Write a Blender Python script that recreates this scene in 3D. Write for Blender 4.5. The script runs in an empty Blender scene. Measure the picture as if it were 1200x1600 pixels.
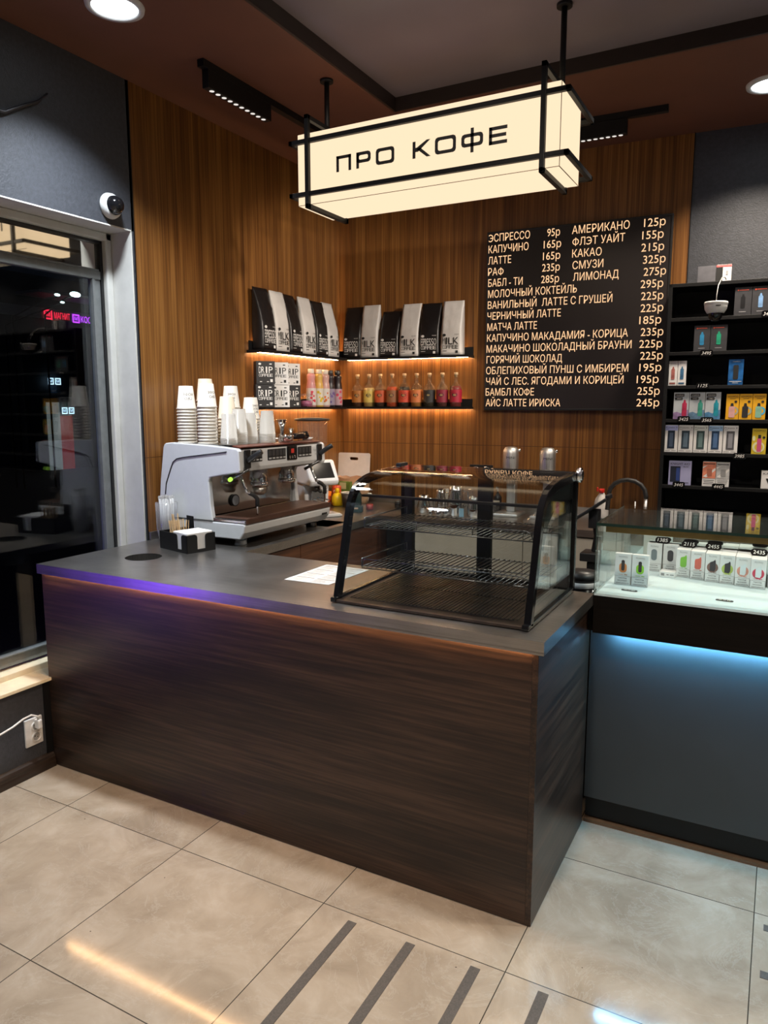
import bpy, bmesh, math, random
from mathutils import Vector, Matrix
random.seed(7)
SC = bpy.context.scene
COL = SC.collection
PI = math.pi
R = math.radians

# ------------------------------------------------------------------ camera
cam_d = bpy.data.cameras.new('camera')
cam = bpy.data.objects.new('camera', cam_d)
COL.objects.link(cam)
cam_d.sensor_fit = 'VERTICAL'
cam_d.sensor_height = 36.0
cam_d.lens = 36.0 * 1147.4 / 1600.0
cam_d.clip_start = 0.05
cam_d.clip_end = 200
cam.rotation_mode = 'XYZ'
cam.location = (2.7166, -1.9772, 1.5586)
cam.rotation_euler = (R(90 - 8.28), 0.0, R(28.42))
SC.camera = cam

# ------------------------------------------------------------------ colour management, world
SC.view_settings.view_transform = 'Standard'
SC.view_settings.look = 'None'
SC.view_settings.gamma = 1.0
SC.view_settings.use_curve_mapping = False
SC.view_settings.exposure = 0.0
world = bpy.data.worlds.new('night')
SC.world = world
world.use_nodes = True
bg = world.node_tree.nodes['Background']
bg.inputs[0].default_value = (0.25, 0.35, 0.6, 1)
bg.inputs[1].default_value = 0.006
SC.cycles.max_bounces = 8
SC.cycles.transparent_max_bounces = 40
SC.cycles.glossy_bounces = 5
SC.cycles.caustics_reflective = False
SC.cycles.caustics_refractive = False
SC.cycles.sample_clamp_indirect = 4.0
SC.cycles.use_denoising = True

# light levels (W); every lamp has a modelled fixture further down, added unseen ones too
L_DOWN = 21.5       # round downlights
L_TRACK = 7.0       # small track spots
E_SHELF = 70.0      # warm LED strips of the wall shelves
E_SLAB = 70.0       # warm LED strip under the counter edge
E_CYAN = 190.0       # blue-white LED strip under the display counter
E_CASE = 13.0        # white LED strip inside the display counter
E_SIGN = 1.1

# ------------------------------------------------------------------ materials
MATS = {}
def _mat(name):
    m = bpy.data.materials.new(name)
    m.use_nodes = True
    nt = m.node_tree
    b = nt.nodes['Principled BSDF']
    return m, nt, b
def N(nt, typ, **kw):
    n = nt.nodes.new(typ)
    for k, v in kw.items():
        if k == 'inp':
            for kk, vv in v.items():
                n.inputs[kk].default_value = vv
        else:
            setattr(n, k, v)
    return n
def ramp(nt, stops, interp='LINEAR'):
    n = nt.nodes.new('ShaderNodeValToRGB')
    n.color_ramp.interpolation = interp
    el = n.color_ramp.elements
    el[0].position, el[0].color = stops[0][0], (*stops[0][1], 1)
    el[1].position, el[1].color = stops[-1][0], (*stops[-1][1], 1)
    for p, c in stops[1:-1]:
        e = el.new(p); e.color = (*c, 1)
    return n
def pm(name, col, rough=.5, metal=0.0, var=.12, scale=30, bump=0.0, coat=0.0, spec=.5, bscale=None):
    """plain painted / plastic / metal surface with a little procedural unevenness"""
    if name in MATS: return MATS[name]
    m, nt, b = _mat(name)
    tc = N(nt, 'ShaderNodeTexCoord')
    no = N(nt, 'ShaderNodeTexNoise', inp={'Scale': scale, 'Detail': 4.0})
    nt.links.new(tc.outputs['Object'], no.inputs['Vector'])
    c0 = tuple(max(0, c * (1 - var)) for c in col); c1 = tuple(min(1, c * (1 + var)) for c in col)
    r = ramp(nt, [(.3, c0), (.7, c1)])
    nt.links.new(no.outputs['Fac'], r.inputs[0])
    nt.links.new(r.outputs[0], b.inputs['Base Color'])
    b.inputs['Roughness'].default_value = rough
    b.inputs['Metallic'].default_value = metal
    b.inputs['Coat Weight'].default_value = coat
    b.inputs['Specular IOR Level'].default_value = spec
    if bump:
        bp = N(nt, 'ShaderNodeBump', inp={'Strength': bump, 'Distance': .002})
        n2 = N(nt, 'ShaderNodeTexNoise', inp={'Scale': bscale or scale * 6, 'Detail': 6.0})
        nt.links.new(tc.outputs['Object'], n2.inputs['Vector'])
        nt.links.new(n2.outputs['Fac'], bp.inputs['Height'])
        nt.links.new(bp.outputs[0], b.inputs['Normal'])
    MATS[name] = m
    return m
def em(name, col, s):
    if name in MATS: return MATS[name]
    m, nt, b = _mat(name)
    nt.nodes.remove(b)
    e = N(nt, 'ShaderNodeEmission')
    e.inputs[0].default_value = (*col, 1); e.inputs[1].default_value = s
    nt.links.new(e.outputs[0], nt.nodes['Material Output'].inputs[0])
    MATS[name] = m
    return m
def glass(name, tint=(1, 1, 1), ior=1.5, rough=0.0, body=0.0, bodycol=(.9, .9, .9), refl=(1, 1, 1)):
    """thin clear pane: Fresnel mix of a mirror and a tinted see-through, optionally a milky body"""
    if name in MATS: return MATS[name]
    m, nt, b = _mat(name)
    nt.nodes.remove(b)
    lw = N(nt, 'ShaderNodeLayerWeight', inp={'Blend': .5})          # Schlick reflectance, the same from both sides of a pane
    f0 = ((ior - 1) / (ior + 1)) ** 2
    p5 = N(nt, 'ShaderNodeMath', operation='POWER'); p5.inputs[1].default_value = 5.0
    fr = N(nt, 'ShaderNodeMath', operation='MULTIPLY_ADD'); fr.inputs[1].default_value = 1 - f0; fr.inputs[2].default_value = f0
    nt.links.new(lw.outputs['Facing'], p5.inputs[0]); nt.links.new(p5.outputs[0], fr.inputs[0])
    tr = N(nt, 'ShaderNodeBsdfTransparent'); tr.inputs[0].default_value = (*tint, 1)
    gl = N(nt, 'ShaderNodeBsdfGlossy'); gl.inputs['Roughness'].default_value = rough
    gl.inputs['Color'].default_value = (*refl, 1)
    mx = N(nt, 'ShaderNodeMixShader')
    src = tr
    if body:
        df = N(nt, 'ShaderNodeBsdfDiffuse'); df.inputs[0].default_value = (*bodycol, 1)
        tl = N(nt, 'ShaderNodeBsdfTranslucent'); tl.inputs[0].default_value = (*bodycol, 1)
        m1 = N(nt, 'ShaderNodeMixShader', inp={0: .5}); m2 = N(nt, 'ShaderNodeMixShader', inp={0: body})
        nt.links.new(df.outputs[0], m1.inputs[1]); nt.links.new(tl.outputs[0], m1.inputs[2])
        nt.links.new(tr.outputs[0], m2.inputs[1]); nt.links.new(m1.outputs[0], m2.inputs[2])
        src = m2
    nt.links.new(fr.outputs[0], mx.inputs[0])
    nt.links.new(src.outputs[0], mx.inputs[1])
    nt.links.new(gl.outputs[0], mx.inputs[2])
    nt.links.new(mx.outputs[0], nt.nodes['Material Output'].inputs[0])
    MATS[name] = m
    return m

def wood(name, axis, cols, sc_long, sc_a, sc_b, rough=.35, fine=8.0, coat=0.0, bump=.1, seam=None, spec=.5, stops=(.34, .46, .55, .68)):
    """wood grain running along axis (0,1,2); sc_long small, sc_a/sc_b across the grain"""
    m, nt, b = _mat(name)
    tc = N(nt, 'ShaderNodeTexCoord')
    def grain(mult, detail, dist):
        mp = N(nt, 'ShaderNodeMapping')
        s = [sc_a * mult] * 3
        s[axis] = sc_long * (mult ** .5)
        o = [i for i in range(3) if i != axis]
        s[o[0]] = sc_a * mult; s[o[1]] = sc_b * mult
        mp.inputs['Scale'].default_value = s
        nt.links.new(tc.outputs['Object'], mp.inputs[0])
        no = N(nt, 'ShaderNodeTexNoise', inp={'Scale': 1.0, 'Detail': detail, 'Roughness': .6, 'Distortion': dist})
        nt.links.new(mp.outputs[0], no.inputs['Vector'])
        return no
    g1 = grain(1.0, 3.0, .4); g2 = grain(fine, 5.0, .2)
    mx = N(nt, 'ShaderNodeMix', data_type='FLOAT'); mx.inputs[0].default_value = .55
    nt.links.new(g1.outputs['Fac'], mx.inputs[2]); nt.links.new(g2.outputs['Fac'], mx.inputs[3])
    r = ramp(nt, list(zip(stops, cols)))
    nt.links.new(mx.outputs[0], r.inputs[0])
    out = r.outputs[0]
    if seam is not None:
        sp = N(nt, 'ShaderNodeSeparateXYZ'); nt.links.new(tc.outputs['Object'], sp.inputs[0])
        d = N(nt, 'ShaderNodeMath', operation='SUBTRACT'); d.inputs[1].default_value = seam
        a = N(nt, 'ShaderNodeMath', operation='ABSOLUTE'); l = N(nt, 'ShaderNodeMath', operation='LESS_THAN'); l.inputs[1].default_value = .0018
        nt.links.new(sp.outputs[2], d.inputs[0]); nt.links.new(d.outputs[0], a.inputs[0]); nt.links.new(a.outputs[0], l.inputs[0])
        mc = N(nt, 'ShaderNodeMix', data_type='RGBA'); mc.inputs[7].default_value = (*cols[0], 1)
        nt.links.new(l.outputs[0], mc.inputs[0]); nt.links.new(out, mc.inputs[6]); out = mc.outputs[2]
    nt.links.new(out, b.inputs['Base Color'])
    b.inputs['Roughness'].default_value = rough
    b.inputs['Coat Weight'].default_value = coat
    b.inputs['Specular IOR Level'].default_value = spec
    if bump:
        bm_ = N(nt, 'ShaderNodeBump', inp={'Strength': bump, 'Distance': .001})
        nt.links.new(g2.outputs['Fac'], bm_.inputs['Height']); nt.links.new(bm_.outputs[0], b.inputs['Normal'])
    MATS[name] = m
    return m

def floor_mat():
    m, nt, b = _mat('stone_tile_floor')
    tc = N(nt, 'ShaderNodeTexCoord'); sp = N(nt, 'ShaderNodeSeparateXYZ')
    nt.links.new(tc.outputs['Object'], sp.inputs[0])
    masks = []; cells = []
    for i, off in ((0, .3408), (1, -.2031)):
        s = N(nt, 'ShaderNodeMath', operation='SUBTRACT'); s.inputs[1].default_value = off
        d = N(nt, 'ShaderNodeMath', operation='DIVIDE'); d.inputs[1].default_value = .5995
        f = N(nt, 'ShaderNodeMath', operation='FRACT'); fl = N(nt, 'ShaderNodeMath', operation='FLOOR')
        h = N(nt, 'ShaderNodeMath', operation='SUBTRACT'); h.inputs[1].default_value = .5
        a = N(nt, 'ShaderNodeMath', operation='ABSOLUTE')
        g = N(nt, 'ShaderNodeMath', operation='GREATER_THAN'); g.inputs[1].default_value = .5 - .0026
        nt.links.new(sp.outputs[i], s.inputs[0]); nt.links.new(s.outputs[0], d.inputs[0])
        nt.links.new(d.outputs[0], f.inputs[0]); nt.links.new(f.outputs[0], h.inputs[0]); nt.links.new(d.outputs[0], fl.inputs[0])
        nt.links.new(h.outputs[0], a.inputs[0]); nt.links.new(a.outputs[0], g.inputs[0])
        masks.append(g); cells.append(fl)
    mxm = N(nt, 'ShaderNodeMath', operation='MAXIMUM')
    nt.links.new(masks[0].outputs[0], mxm.inputs[0]); nt.links.new(masks[1].outputs[0], mxm.inputs[1])
    cb = N(nt, 'ShaderNodeCombineXYZ')
    nt.links.new(cells[0].outputs[0], cb.inputs[0]); nt.links.new(cells[1].outputs[0], cb.inputs[1])
    wn = N(nt, 'ShaderNodeTexWhiteNoise', noise_dimensions='3D'); nt.links.new(cb.outputs[0], wn.inputs['Vector'])
    vm = N(nt, 'ShaderNodeVectorMath', operation='MULTIPLY_ADD'); vm.inputs[1].default_value = (5, 5, 5)
    nt.links.new(wn.outputs['Color'], vm.inputs[0]); nt.links.new(tc.outputs['Object'], vm.inputs[2])
    n1 = N(nt, 'ShaderNodeTexNoise', inp={'Scale': 5.0, 'Detail': 8.0, 'Roughness': .62, 'Distortion': .6})
    nt.links.new(vm.outputs[0], n1.inputs['Vector'])
    r1 = ramp(nt, [(.3, (.265, .208, .150)), (.5, (.345, .278, .205)), (.7, (.42, .35, .27))])
    nt.links.new(n1.outputs['Fac'], r1.inputs[0])
    n2 = N(nt, 'ShaderNodeTexNoise', inp={'Scale': 3.5, 'Detail': 9.0, 'Roughness': .7, 'Distortion': 1.6})
    nt.links.new(vm.outputs[0], n2.inputs['Vector'])
    r2 = ramp(nt, [(.485, (0, 0, 0)), (.5, (1, 1, 1)), (.515, (0, 0, 0))])
    nt.links.new(n2.outputs['Fac'], r2.inputs[0])
    mv = N(nt, 'ShaderNodeMix', data_type='RGBA'); mv.inputs[7].default_value = (.44, .39, .32, 1)
    fm = N(nt, 'ShaderNodeMath', operation='MULTIPLY'); fm.inputs[1].default_value = .35
    nt.links.new(r2.outputs[0], fm.inputs[0]); nt.links.new(fm.outputs[0], mv.inputs[0]); nt.links.new(r1.outputs[0], mv.inputs[6])
    # scattered specks of dirt
    vo = N(nt, 'ShaderNodeTexVoronoi', inp={'Scale': 9.0}); nt.links.new(tc.outputs['Object'], vo.inputs['Vector'])
    lt = N(nt, 'ShaderNodeMath', operation='LESS_THAN'); lt.inputs[1].default_value = .022
    nt.links.new(vo.outputs['Distance'], lt.inputs[0])
    md = N(nt, 'ShaderNodeMix', data_type='RGBA'); md.inputs[7].default_value = (.08, .06, .045, 1)
    nt.links.new(lt.outputs[0], md.inputs[0]); nt.links.new(mv.outputs[2], md.inputs[6])
    mg = N(nt, 'ShaderNodeMix', data_type='RGBA'); mg.inputs[7].default_value = (.055, .045, .035, 1)
    nt.links.new(mxm.outputs[0], mg.inputs[0]); nt.links.new(md.outputs[2], mg.inputs[6])
    nt.links.new(mg.outputs[2], b.inputs['Base Color'])
    rr = N(nt, 'ShaderNodeMapRange', inp={'To Min': .045, 'To Max': .14}); nt.links.new(n1.outputs['Fac'], rr.inputs[0])
    nt.links.new(rr.outputs[0], b.inputs['Roughness'])
    b.inputs['Specular IOR Level'].default_value = .45
    bu = N(nt, 'ShaderNodeBump', inp={'Strength': .25, 'Distance': .002}); bu.invert = True
    nt.links.new(mxm.outputs[0], bu.inputs['Height']); nt.links.new(bu.outputs[0], b.inputs['Normal'])
    return m

def steel(name, col=(.42, .42, .43), rough=.28, axis=0, var=.25, aniso=0.0):
    m, nt, b = _mat(name)
    tc = N(nt, 'ShaderNodeTexCoord'); mp = N(nt, 'ShaderNodeMapping')
    s = [260, 260, 260]; s[axis] = 4
    mp.inputs['Scale'].default_value = s
    nt.links.new(tc.outputs['Object'], mp.inputs[0])
    no = N(nt, 'ShaderNodeTexNoise', inp={'Scale': 1.0, 'Detail': 3.0}); nt.links.new(mp.outputs[0], no.inputs['Vector'])
    n2 = N(nt, 'ShaderNodeTexNoise', inp={'Scale': 6.0, 'Detail': 5.0}); nt.links.new(tc.outputs['Object'], n2.inputs['Vector'])
    mx = N(nt, 'ShaderNodeMix', data_type='FLOAT'); mx.inputs[0].default_value = .5
    nt.links.new(no.outputs['Fac'], mx.inputs[2]); nt.links.new(n2.outputs['Fac'], mx.inputs[3])
    r = ramp(nt, [(.3, tuple(c * (1 - var) for c in col)), (.7, tuple(min(1, c * (1 + var)) for c in col))])
    nt.links.new(mx.outputs[0], r.inputs[0]); nt.links.new(r.outputs[0], b.inputs['Base Color'])
    mr = N(nt, 'ShaderNodeMapRange', inp={'To Min': rough * .75, 'To Max': rough * 1.3}); nt.links.new(mx.outputs[0], mr.inputs[0])
    nt.links.new(mr.outputs[0], b.inputs['Roughness'])
    b.inputs['Metallic'].default_value = 1.0
    MATS[name] = m
    return m

M_floor = floor_mat()
M_panel = wood('veneer_panel', 2, [(.082, .029, .007), (.155, .060, .0135), (.245, .104, .025), (.36, .17, .047)], .55, 26, 26, rough=.38, fine=4.5, bump=.08, seam=1.305)
M_walnut = wood('dark_walnut_front', 0, [(.010, .0050, .0032), (.021, .0105, .0064), (.036, .0182, .0107), (.060, .031, .0185)], .75, 7, 8.5, rough=.42, fine=11, bump=.12, stops=(.40, .47, .53, .61))
M_walnut_s = wood('dark_walnut_side', 1, [(.010, .0050, .0032), (.021, .0105, .0064), (.036, .0182, .0107), (.060, .031, .0185)], .75, 7, 8.5, rough=.36, fine=11, bump=.12, stops=(.40, .47, .53, .61))
M_doorwood = wood('cabinet_door_wood', 1, [(.04, .015, .007), (.075, .028, .012), (.11, .042, .018), (.15, .06, .027)], 1.6, 14, 20, rough=.4, fine=5)
M_ceil = pm('brown_ceiling_paint', (.135, .05, .03), .6, var=.05, scale=6)
M_stretch = pm('dark_stretch_ceiling', (.20, .165, .19), .30, var=.08, scale=3)
M_wall = pm('anthracite_plaster', (.043, .046, .055), .55, var=.18, scale=60, bump=.7, bscale=140)
M_wallroom = pm('room_wall_paint', (.22, .21, .2), .7, var=.08, scale=10)
M_white = pm('white_paint', (.62, .61, .57), .45, var=.06, scale=12, bump=.15)
M_sill = pm('cream_stone_sill', (.80, .68, .48), .35, var=.12, scale=14)
M_black = pm('black_powder_coat', (.004, .004, .0044), .5, var=.1, spec=.35)
M_blackg = pm('black_gloss', (.006, .006, .007), .12, var=.1)
M_blackpl = pm('black_plastic', (.013, .013, .014), .38, var=.1)
M_steel = steel('brushed_steel_top', (.44, .415, .39), .32, 0)
M_steely = steel('brushed_steel_round', (.62, .61, .60), .42, 2)
M_chrome = pm('chrome', (.75, .75, .76), .07, 1.0, var=.03)
M_darksteel = pm('dark_steel_wire', (.17, .17, .175), .3, 1.0, var=.1)
M_grey = pm('grey_laminate', (.040, .048, .054), .5, var=.04, scale=8)
M_beige = pm('beige_laminate', (.42, .37, .30), .5, var=.05, scale=8)
M_kick = pm('grey_kickboard', (.06, .07, .08), .5, var=.06)
M_fascia = wood('black_brown_fascia', 0, [(.003, .002, .0015), (.005, .0033, .0022), (.007, .0045, .003), (.010, .006, .004)], 1.3, 14, 17, rough=.65, fine=6, spec=.12)
M_paper = pm('white_paper', (.78, .76, .73), .7, var=.03)
M_cupw = pm('white_cup_card', (.70, .65, .57), .55, var=.03)
M_cupk = pm('cream_cup_card', (.72, .60, .45), .55, var=.03)
M_ink = pm('black_ink', (.012, .012, .012), .6, var=.05)
M_inkw = pm('white_ink', (.80, .78, .75), .6, var=.03)
M_inkg = pm('grey_ink', (.28, .28, .28), .6, var=.05)
M_plastic = glass('milky_plastic', (.93, .93, .93), 1.4, .12, body=.5, bodycol=(.88, .84, .78))
M_film = glass('clear_film', (.97, .97, .97), 1.45, .05, body=.10, bodycol=(.92, .92, .95))
M_glass = glass('clear_glass', (.955, .975, .97))
M_bottle = glass('bottle_glass', (.93, .91, .86), 1.75, .02, body=.07, bodycol=(.85, .72, .5))
M_glassd = glass('case_glass', (.93, .95, .945))
M_glassg = glass('green_edge_glass', (.25, .5, .42), 1.5, .05)
M_window = glass('window_glass', (.82, .86, .88), 1.62)
M_bagk = pm('black_bag_film', (.012, .010, .010), .33, var=.15, scale=18, bump=.25, bscale=22)
M_bagw = pm('white_bag_film', (.70, .67, .64), .45, var=.05, scale=18, bump=.25, bscale=22)
M_boxw = pm('white_carton', (.80, .79, .78), .5, var=.02)
M_boxk = pm('black_carton', (.014, .013, .014), .5, var=.1)
M_machine = pm('white_machine_shell', (.66, .67, .68), .26, var=.02, coat=.3)
M_mirror = pm('mirror_steel', (.55, .54, .53), .10, 1.0, var=.05)
M_brown = pm('brown_tray', (.10, .05, .035), .35, .3, var=.15)
M_rubber = pm('black_rubber', (.012, .012, .012), .55, var=.1)
M_signface = em('sign_panel_light', (1.0, .775, .52), E_SIGN)
M_warm = em('warm_led', (1.0, .60, .30), E_SHELF)
M_slabled = em('counter_led', (1.0, .56, .25), E_SLAB)
M_cyan = em('cyan_led', (.20, .62, 1.0), E_CYAN)
M_caseled = em('case_led', (.36, .86, 1.0), E_CASE)
M_caseshelf = pm('white_case_floor', (.64, .76, .78), .35, var=.02)
M_lamp = em('lamp_disc', (.86, .95, 1.0), 9.0)
M_led = em('small_led', (1.0, .93, .85), .9)
M_menu = em('menu_led_letters', (1.0, .60, .32), 1.2)
def flat(name, col, rough=.5, var=.04):
    return pm('print_' + name, col, rough, var=var)

# ------------------------------------------------------------------ mesh builder
_TEXT = {}
def _outline(s):
    cu = bpy.data.curves.new('t', 'FONT'); cu.body = s; cu.size = 1.0; cu.resolution_u = 3
    ob = bpy.data.objects.new('t', cu); COL.objects.link(ob)
    dg = bpy.context.evaluated_depsgraph_get(); dg.update()
    me = ob.evaluated_get(dg).to_mesh()
    v = [(p.co.x, p.co.y) for p in me.vertices]; f = [tuple(p.vertices) for p in me.polygons]
    ob.evaluated_get(dg).to_mesh_clear()
    COL.objects.unlink(ob); bpy.data.objects.remove(ob); bpy.data.curves.remove(cu)
    return v, f
def text_geo(s):
    """outline of a line of lettering: verts (x, z) and faces; the letters Ф and Э, which the built-in font fills badly, are made from O and C"""
    if s in _TEXT: return _TEXT[s]
    sub = s.replace('Ф', 'O').replace('Э', 'C').replace('ф', 'o').replace('э', 'c')
    v, f = _outline(sub); v = list(v)
    for i, ch in enumerate(s):
        if ch not in 'ФЭфэ': continue
        r = max(p[0] for p in _outline(sub[:i + 1])[0]); w_ = _outline(sub[i])[0]
        l = r - (max(p[0] for p in w_) - min(p[0] for p in w_)); h0_ = min(p[1] for p in w_); h1_ = max(p[1] for p in w_)
        cx = (l + r) / 2; cy = (h0_ + h1_) / 2; t = (h1_ - h0_) * .062
        for k, p in enumerate(v):
            if l - .004 < p[0] < r + .004:
                v[k] = (2 * cx - p[0], p[1]) if ch in 'Ээ' else (p[0], cy + (p[1] - cy) * .82)
        o = len(v)
        if ch in 'Фф': v += [(cx - t, h0_ - .02), (cx + t, h0_ - .02), (cx + t, h1_ + .02), (cx - t, h1_ + .02)]
        else: v += [(cx - (r - l) * .18, cy - t), (r - t, cy - t), (r - t, cy + t), (cx - (r - l) * .18, cy + t)]
        f = f + [(o, o + 1, o + 2, o + 3)]
    _TEXT[s] = (v, f)
    return _TEXT[s]

class MB:
    def __init__(s): s.v = []; s.f = []; s.sm = []
    def add(s, vs, fs, smooth=False, M=None):
        o = len(s.v)
        s.v += [tuple(M @ Vector(p)) if M is not None else tuple(p) for p in vs]
        s.f += [tuple(i + o for i in f) for f in fs]; s.sm += [smooth] * len(fs)
        return s
    def box(s, x0, x1, y0, y1, z0, z1, M=None):
        vs = [(x, y, z) for z in (z0, z1) for y in (y0, y1) for x in (x0, x1)]
        return s.add(vs, [(0, 2, 3, 1), (4, 5, 7, 6), (0, 1, 5, 4), (2, 6, 7, 3), (0, 4, 6, 2), (1, 3, 7, 5)], M=M)
    def prism(s, poly, a0, a1, plane='xz', smooth=False, M=None):
        """polygon in a plane, extruded along the remaining axis"""
        def P(p, a):
            return (p[0], a, p[1]) if plane == 'xz' else ((a, p[0], p[1]) if plane == 'yz' else (p[0], p[1], a))
        n = len(poly); vs = [P(p, a0) for p in poly] + [P(p, a1) for p in poly]
        fs = [tuple(range(n)), tuple(range(2 * n - 1, n - 1, -1))]
        s.add(vs, fs, False, M)
        o = len(s.v) - 2 * n
        for i in range(n):
            s.f.append((o + i, o + n + i, o + n + (i + 1) % n, o + (i + 1) % n)); s.sm.append(smooth)
        return s
    def ribbon(s, path, th, a0, a1, plane='yz', M=None):
        """a strip of thickness th following a path in a plane"""
        n = len(path); L = []
        for i in range(n):
            p = Vector(path[max(0, i - 1)]); q = Vector(path[min(n - 1, i + 1)])
            d = (q - p).normalized(); nn = Vector((-d.y, d.x))
            L.append((path[i][0] - nn.x * th, path[i][1] - nn.y * th))
        def P(p, a): return (a, p[0], p[1]) if plane == 'yz' else ((p[0], a, p[1]) if plane == 'xz' else (p[0], p[1], a))
        vs = []
        for p, q in zip(path, L): vs += [P(p, a0), P(p, a1), P(q, a1), P(q, a0)]
        fs = [(0, 1, 2, 3), tuple(4 * (n - 1) + k for k in (3, 2, 1, 0))]
        for i in range(n - 1):
            for k in range(4): fs.append((4 * i + k, 4 * i + (k + 1) % 4, 4 * i + 4 + (k + 1) % 4, 4 * i + 4 + k))
        return s.add(vs, fs, False, M)
    def lathe(s, prof, c=(0, 0, 0), n=24, M=None, smooth=True, cap=True):
        vs = []; fs = []
        for r, z in prof:
            for k in range(n):
                a = 2 * PI * k / n
                vs.append((c[0] + r * math.cos(a), c[1] + r * math.sin(a), c[2] + z))
        m = len(prof)
        for j in range(m - 1):
            for k in range(n):
                fs.append((j * n + k, j * n + (k + 1) % n, (j + 1) * n + (k + 1) % n, (j + 1) * n + k))
        s.add(vs, fs, smooth, M)
        if cap:
            o = len(s.v) - m * n
            if prof[0][0] > 1e-5: s.f.append(tuple(o + k for k in range(n - 1, -1, -1))); s.sm.append(False)
            if prof[-1][0] > 1e-5: s.f.append(tuple(o + (m - 1) * n + k for k in range(n))); s.sm.append(False)
        return s
    def cyl(s, p, q, r0, r1=None, n=16, smooth=True):
        p = Vector(p); q = Vector(q); d = q - p
        M = Matrix.Translation(p) @ d.to_track_quat('Z', 'Y').to_matrix().to_4x4()
        return s.lathe([(r0, 0), (r1 if r1 is not None else r0, d.length)], n=n, M=M, smooth=smooth)
    def tube(s, pts, r, n=8, r1=None, closed=False):
        pts = [Vector(p) for p in pts]; m = len(pts); vs = []; fs = []
        up = Vector((0, 0, 1)); prev = None
        for i, p in enumerate(pts):
            a = pts[i - 1] if (i > 0 or closed) else p; b = pts[(i + 1) % m] if (i < m - 1 or closed) else p
            d = (b - a).normalized()
            if prev is None:
                x = d.cross(up)
                if x.length < 1e-3: x = d.cross(Vector((1, 0, 0)))
                x.normalize()
            else:
                x = (prev - d * prev.dot(d)).normalized()
            prev = x; y = d.cross(x)
            rr = r if r1 is None else r + (r1 - r) * i / (m - 1)
            for k in range(n):
                t = 2 * PI * k / n
                vs.append(p + x * (rr * math.cos(t)) + y * (rr * math.sin(t)))
        for i in range(m if closed else m - 1):
            j = (i + 1) % m
            for k in range(n):
                fs.append((i * n + k, i * n + (k + 1) % n, j * n + (k + 1) % n, j * n + k))
        if not closed:
            fs.append(tuple(range(n - 1, -1, -1))); fs.append(tuple((m - 1) * n + k for k in range(n)))
        return s.add([tuple(v) for v in vs], fs, True)
    def ball(s, c, r, n=16, sx=1, sy=1, sz=1):
        m = n // 2
        prof = [(r * math.sin(PI * j / m), -r * math.cos(PI * j / m)) for j in range(m + 1)]
        prof[0] = (1e-6, -r); prof[-1] = (1e-6, r)
        return s.lathe(prof, n=n, M=Matrix.Translation(c) @ Matrix.Diagonal((sx, sy, sz, 1)), cap=False)
    def quad(s, a, b, c, d): return s.add([a, b, c, d], [(0, 1, 2, 3)])
    def poly_xz(s, pts, y): return s.add([(x, y, z) for x, z in pts], [tuple(range(len(pts)))])
    def rect_xz(s, x0, x1, z0, z1, y): return s.poly_xz([(x0, z0), (x1, z0), (x1, z1), (x0, z1)], y)
    def rrect_xz(s, x0, x1, z0, z1, y, r, n=5):
        p = []
        for cx, cz, a in ((x1 - r, z0 + r, -90), (x1 - r, z1 - r, 0), (x0 + r, z1 - r, 90), (x0 + r, z0 + r, 180)):
            p += [(cx + r * math.cos(R(a + 90 * k / n)), cz + r * math.sin(R(a + 90 * k / n))) for k in range(n + 1)]
        return s.poly_xz(p, y)
    def disc_xz(s, x, z, rx, rz, y, n=20):
        return s.poly_xz([(x + rx * math.cos(2 * PI * k / n), z + rz * math.sin(2 * PI * k / n)) for k in range(n)], y)
    def text(s, t, x0, x1, z0, cap, y, M=None, flip=False):
        """lettering fitted between x0 and x1, baseline z0, capital height cap, lying in the plane y (read from -y)"""
        v, f = text_geo(t)
        xs = [p[0] for p in v]; a, b = min(xs), max(xs)
        ch = text_cap()
        kx = (x1 - x0) / (b - a); kz = cap / ch
        pts = [(x0 + (p[0] - a) * kx, y, z0 + p[1] * kz) for p in v]
        if flip:
            cx = (x0 + x1) / 2; cz = z0 + cap / 2
            pts = [(2 * cx - p[0], p[1], 2 * cz - p[2]) for p in pts]
        return s.add(pts, f, M=M)
    def mesh(s, name):
        me = bpy.data.meshes.new(name)
        me.from_pydata(s.v, [], s.f); me.validate()
        if len(me.polygons) == len(s.sm): me.polygons.foreach_set('use_smooth', s.sm)
        me.update()
        return me
def text_cap():
    v, f = text_geo('H')
    return max(p[1] for p in v)

def fix_normals(me):
    bm = bmesh.new(); bm.from_mesh(me); bmesh.ops.recalc_face_normals(bm, faces=bm.faces[:]); bm.to_mesh(me); bm.free()

# ------------------------------------------------------------------ objects
def obj(name, mb, m, parent=None, loc=None, rz=0.0, bevel=0.0, fix=True, segs=2):
    me = mb.mesh(name) if isinstance(mb, MB) else mb
    if fix and isinstance(mb, MB): fix_normals(me)
    if not me.materials: me.materials.append(m)
    o = bpy.data.objects.new(name, me); COL.objects.link(o)
    if parent is not None: o.parent = parent
    if loc is not None: o.location = loc
    o.rotation_euler.z = rz
    if bevel:
        b = o.modifiers.new('soft_edge', 'BEVEL'); b.width = bevel; b.segments = segs; b.limit_method = 'ANGLE'; b.angle_limit = R(40)
    return o
def tag(o, label, cat, group=None, kind=None):
    o['label'] = label; o['category'] = cat
    if group: o['group'] = group
    if kind: o['kind'] = kind
    return o
def thing(name, label, cat, loc=(0, 0, 0), rz=0.0, group=None):
    o = bpy.data.objects.new(name, None); COL.objects.link(o)
    o.empty_display_size = .05; o.location = loc; o.rotation_euler.z = rz
    return tag(o, label, cat, group)
def struct(name, mb, m, **kw):
    o = obj(name, mb, m, **kw); o['kind'] = 'structure'
    return o
KIDS = {}
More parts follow.
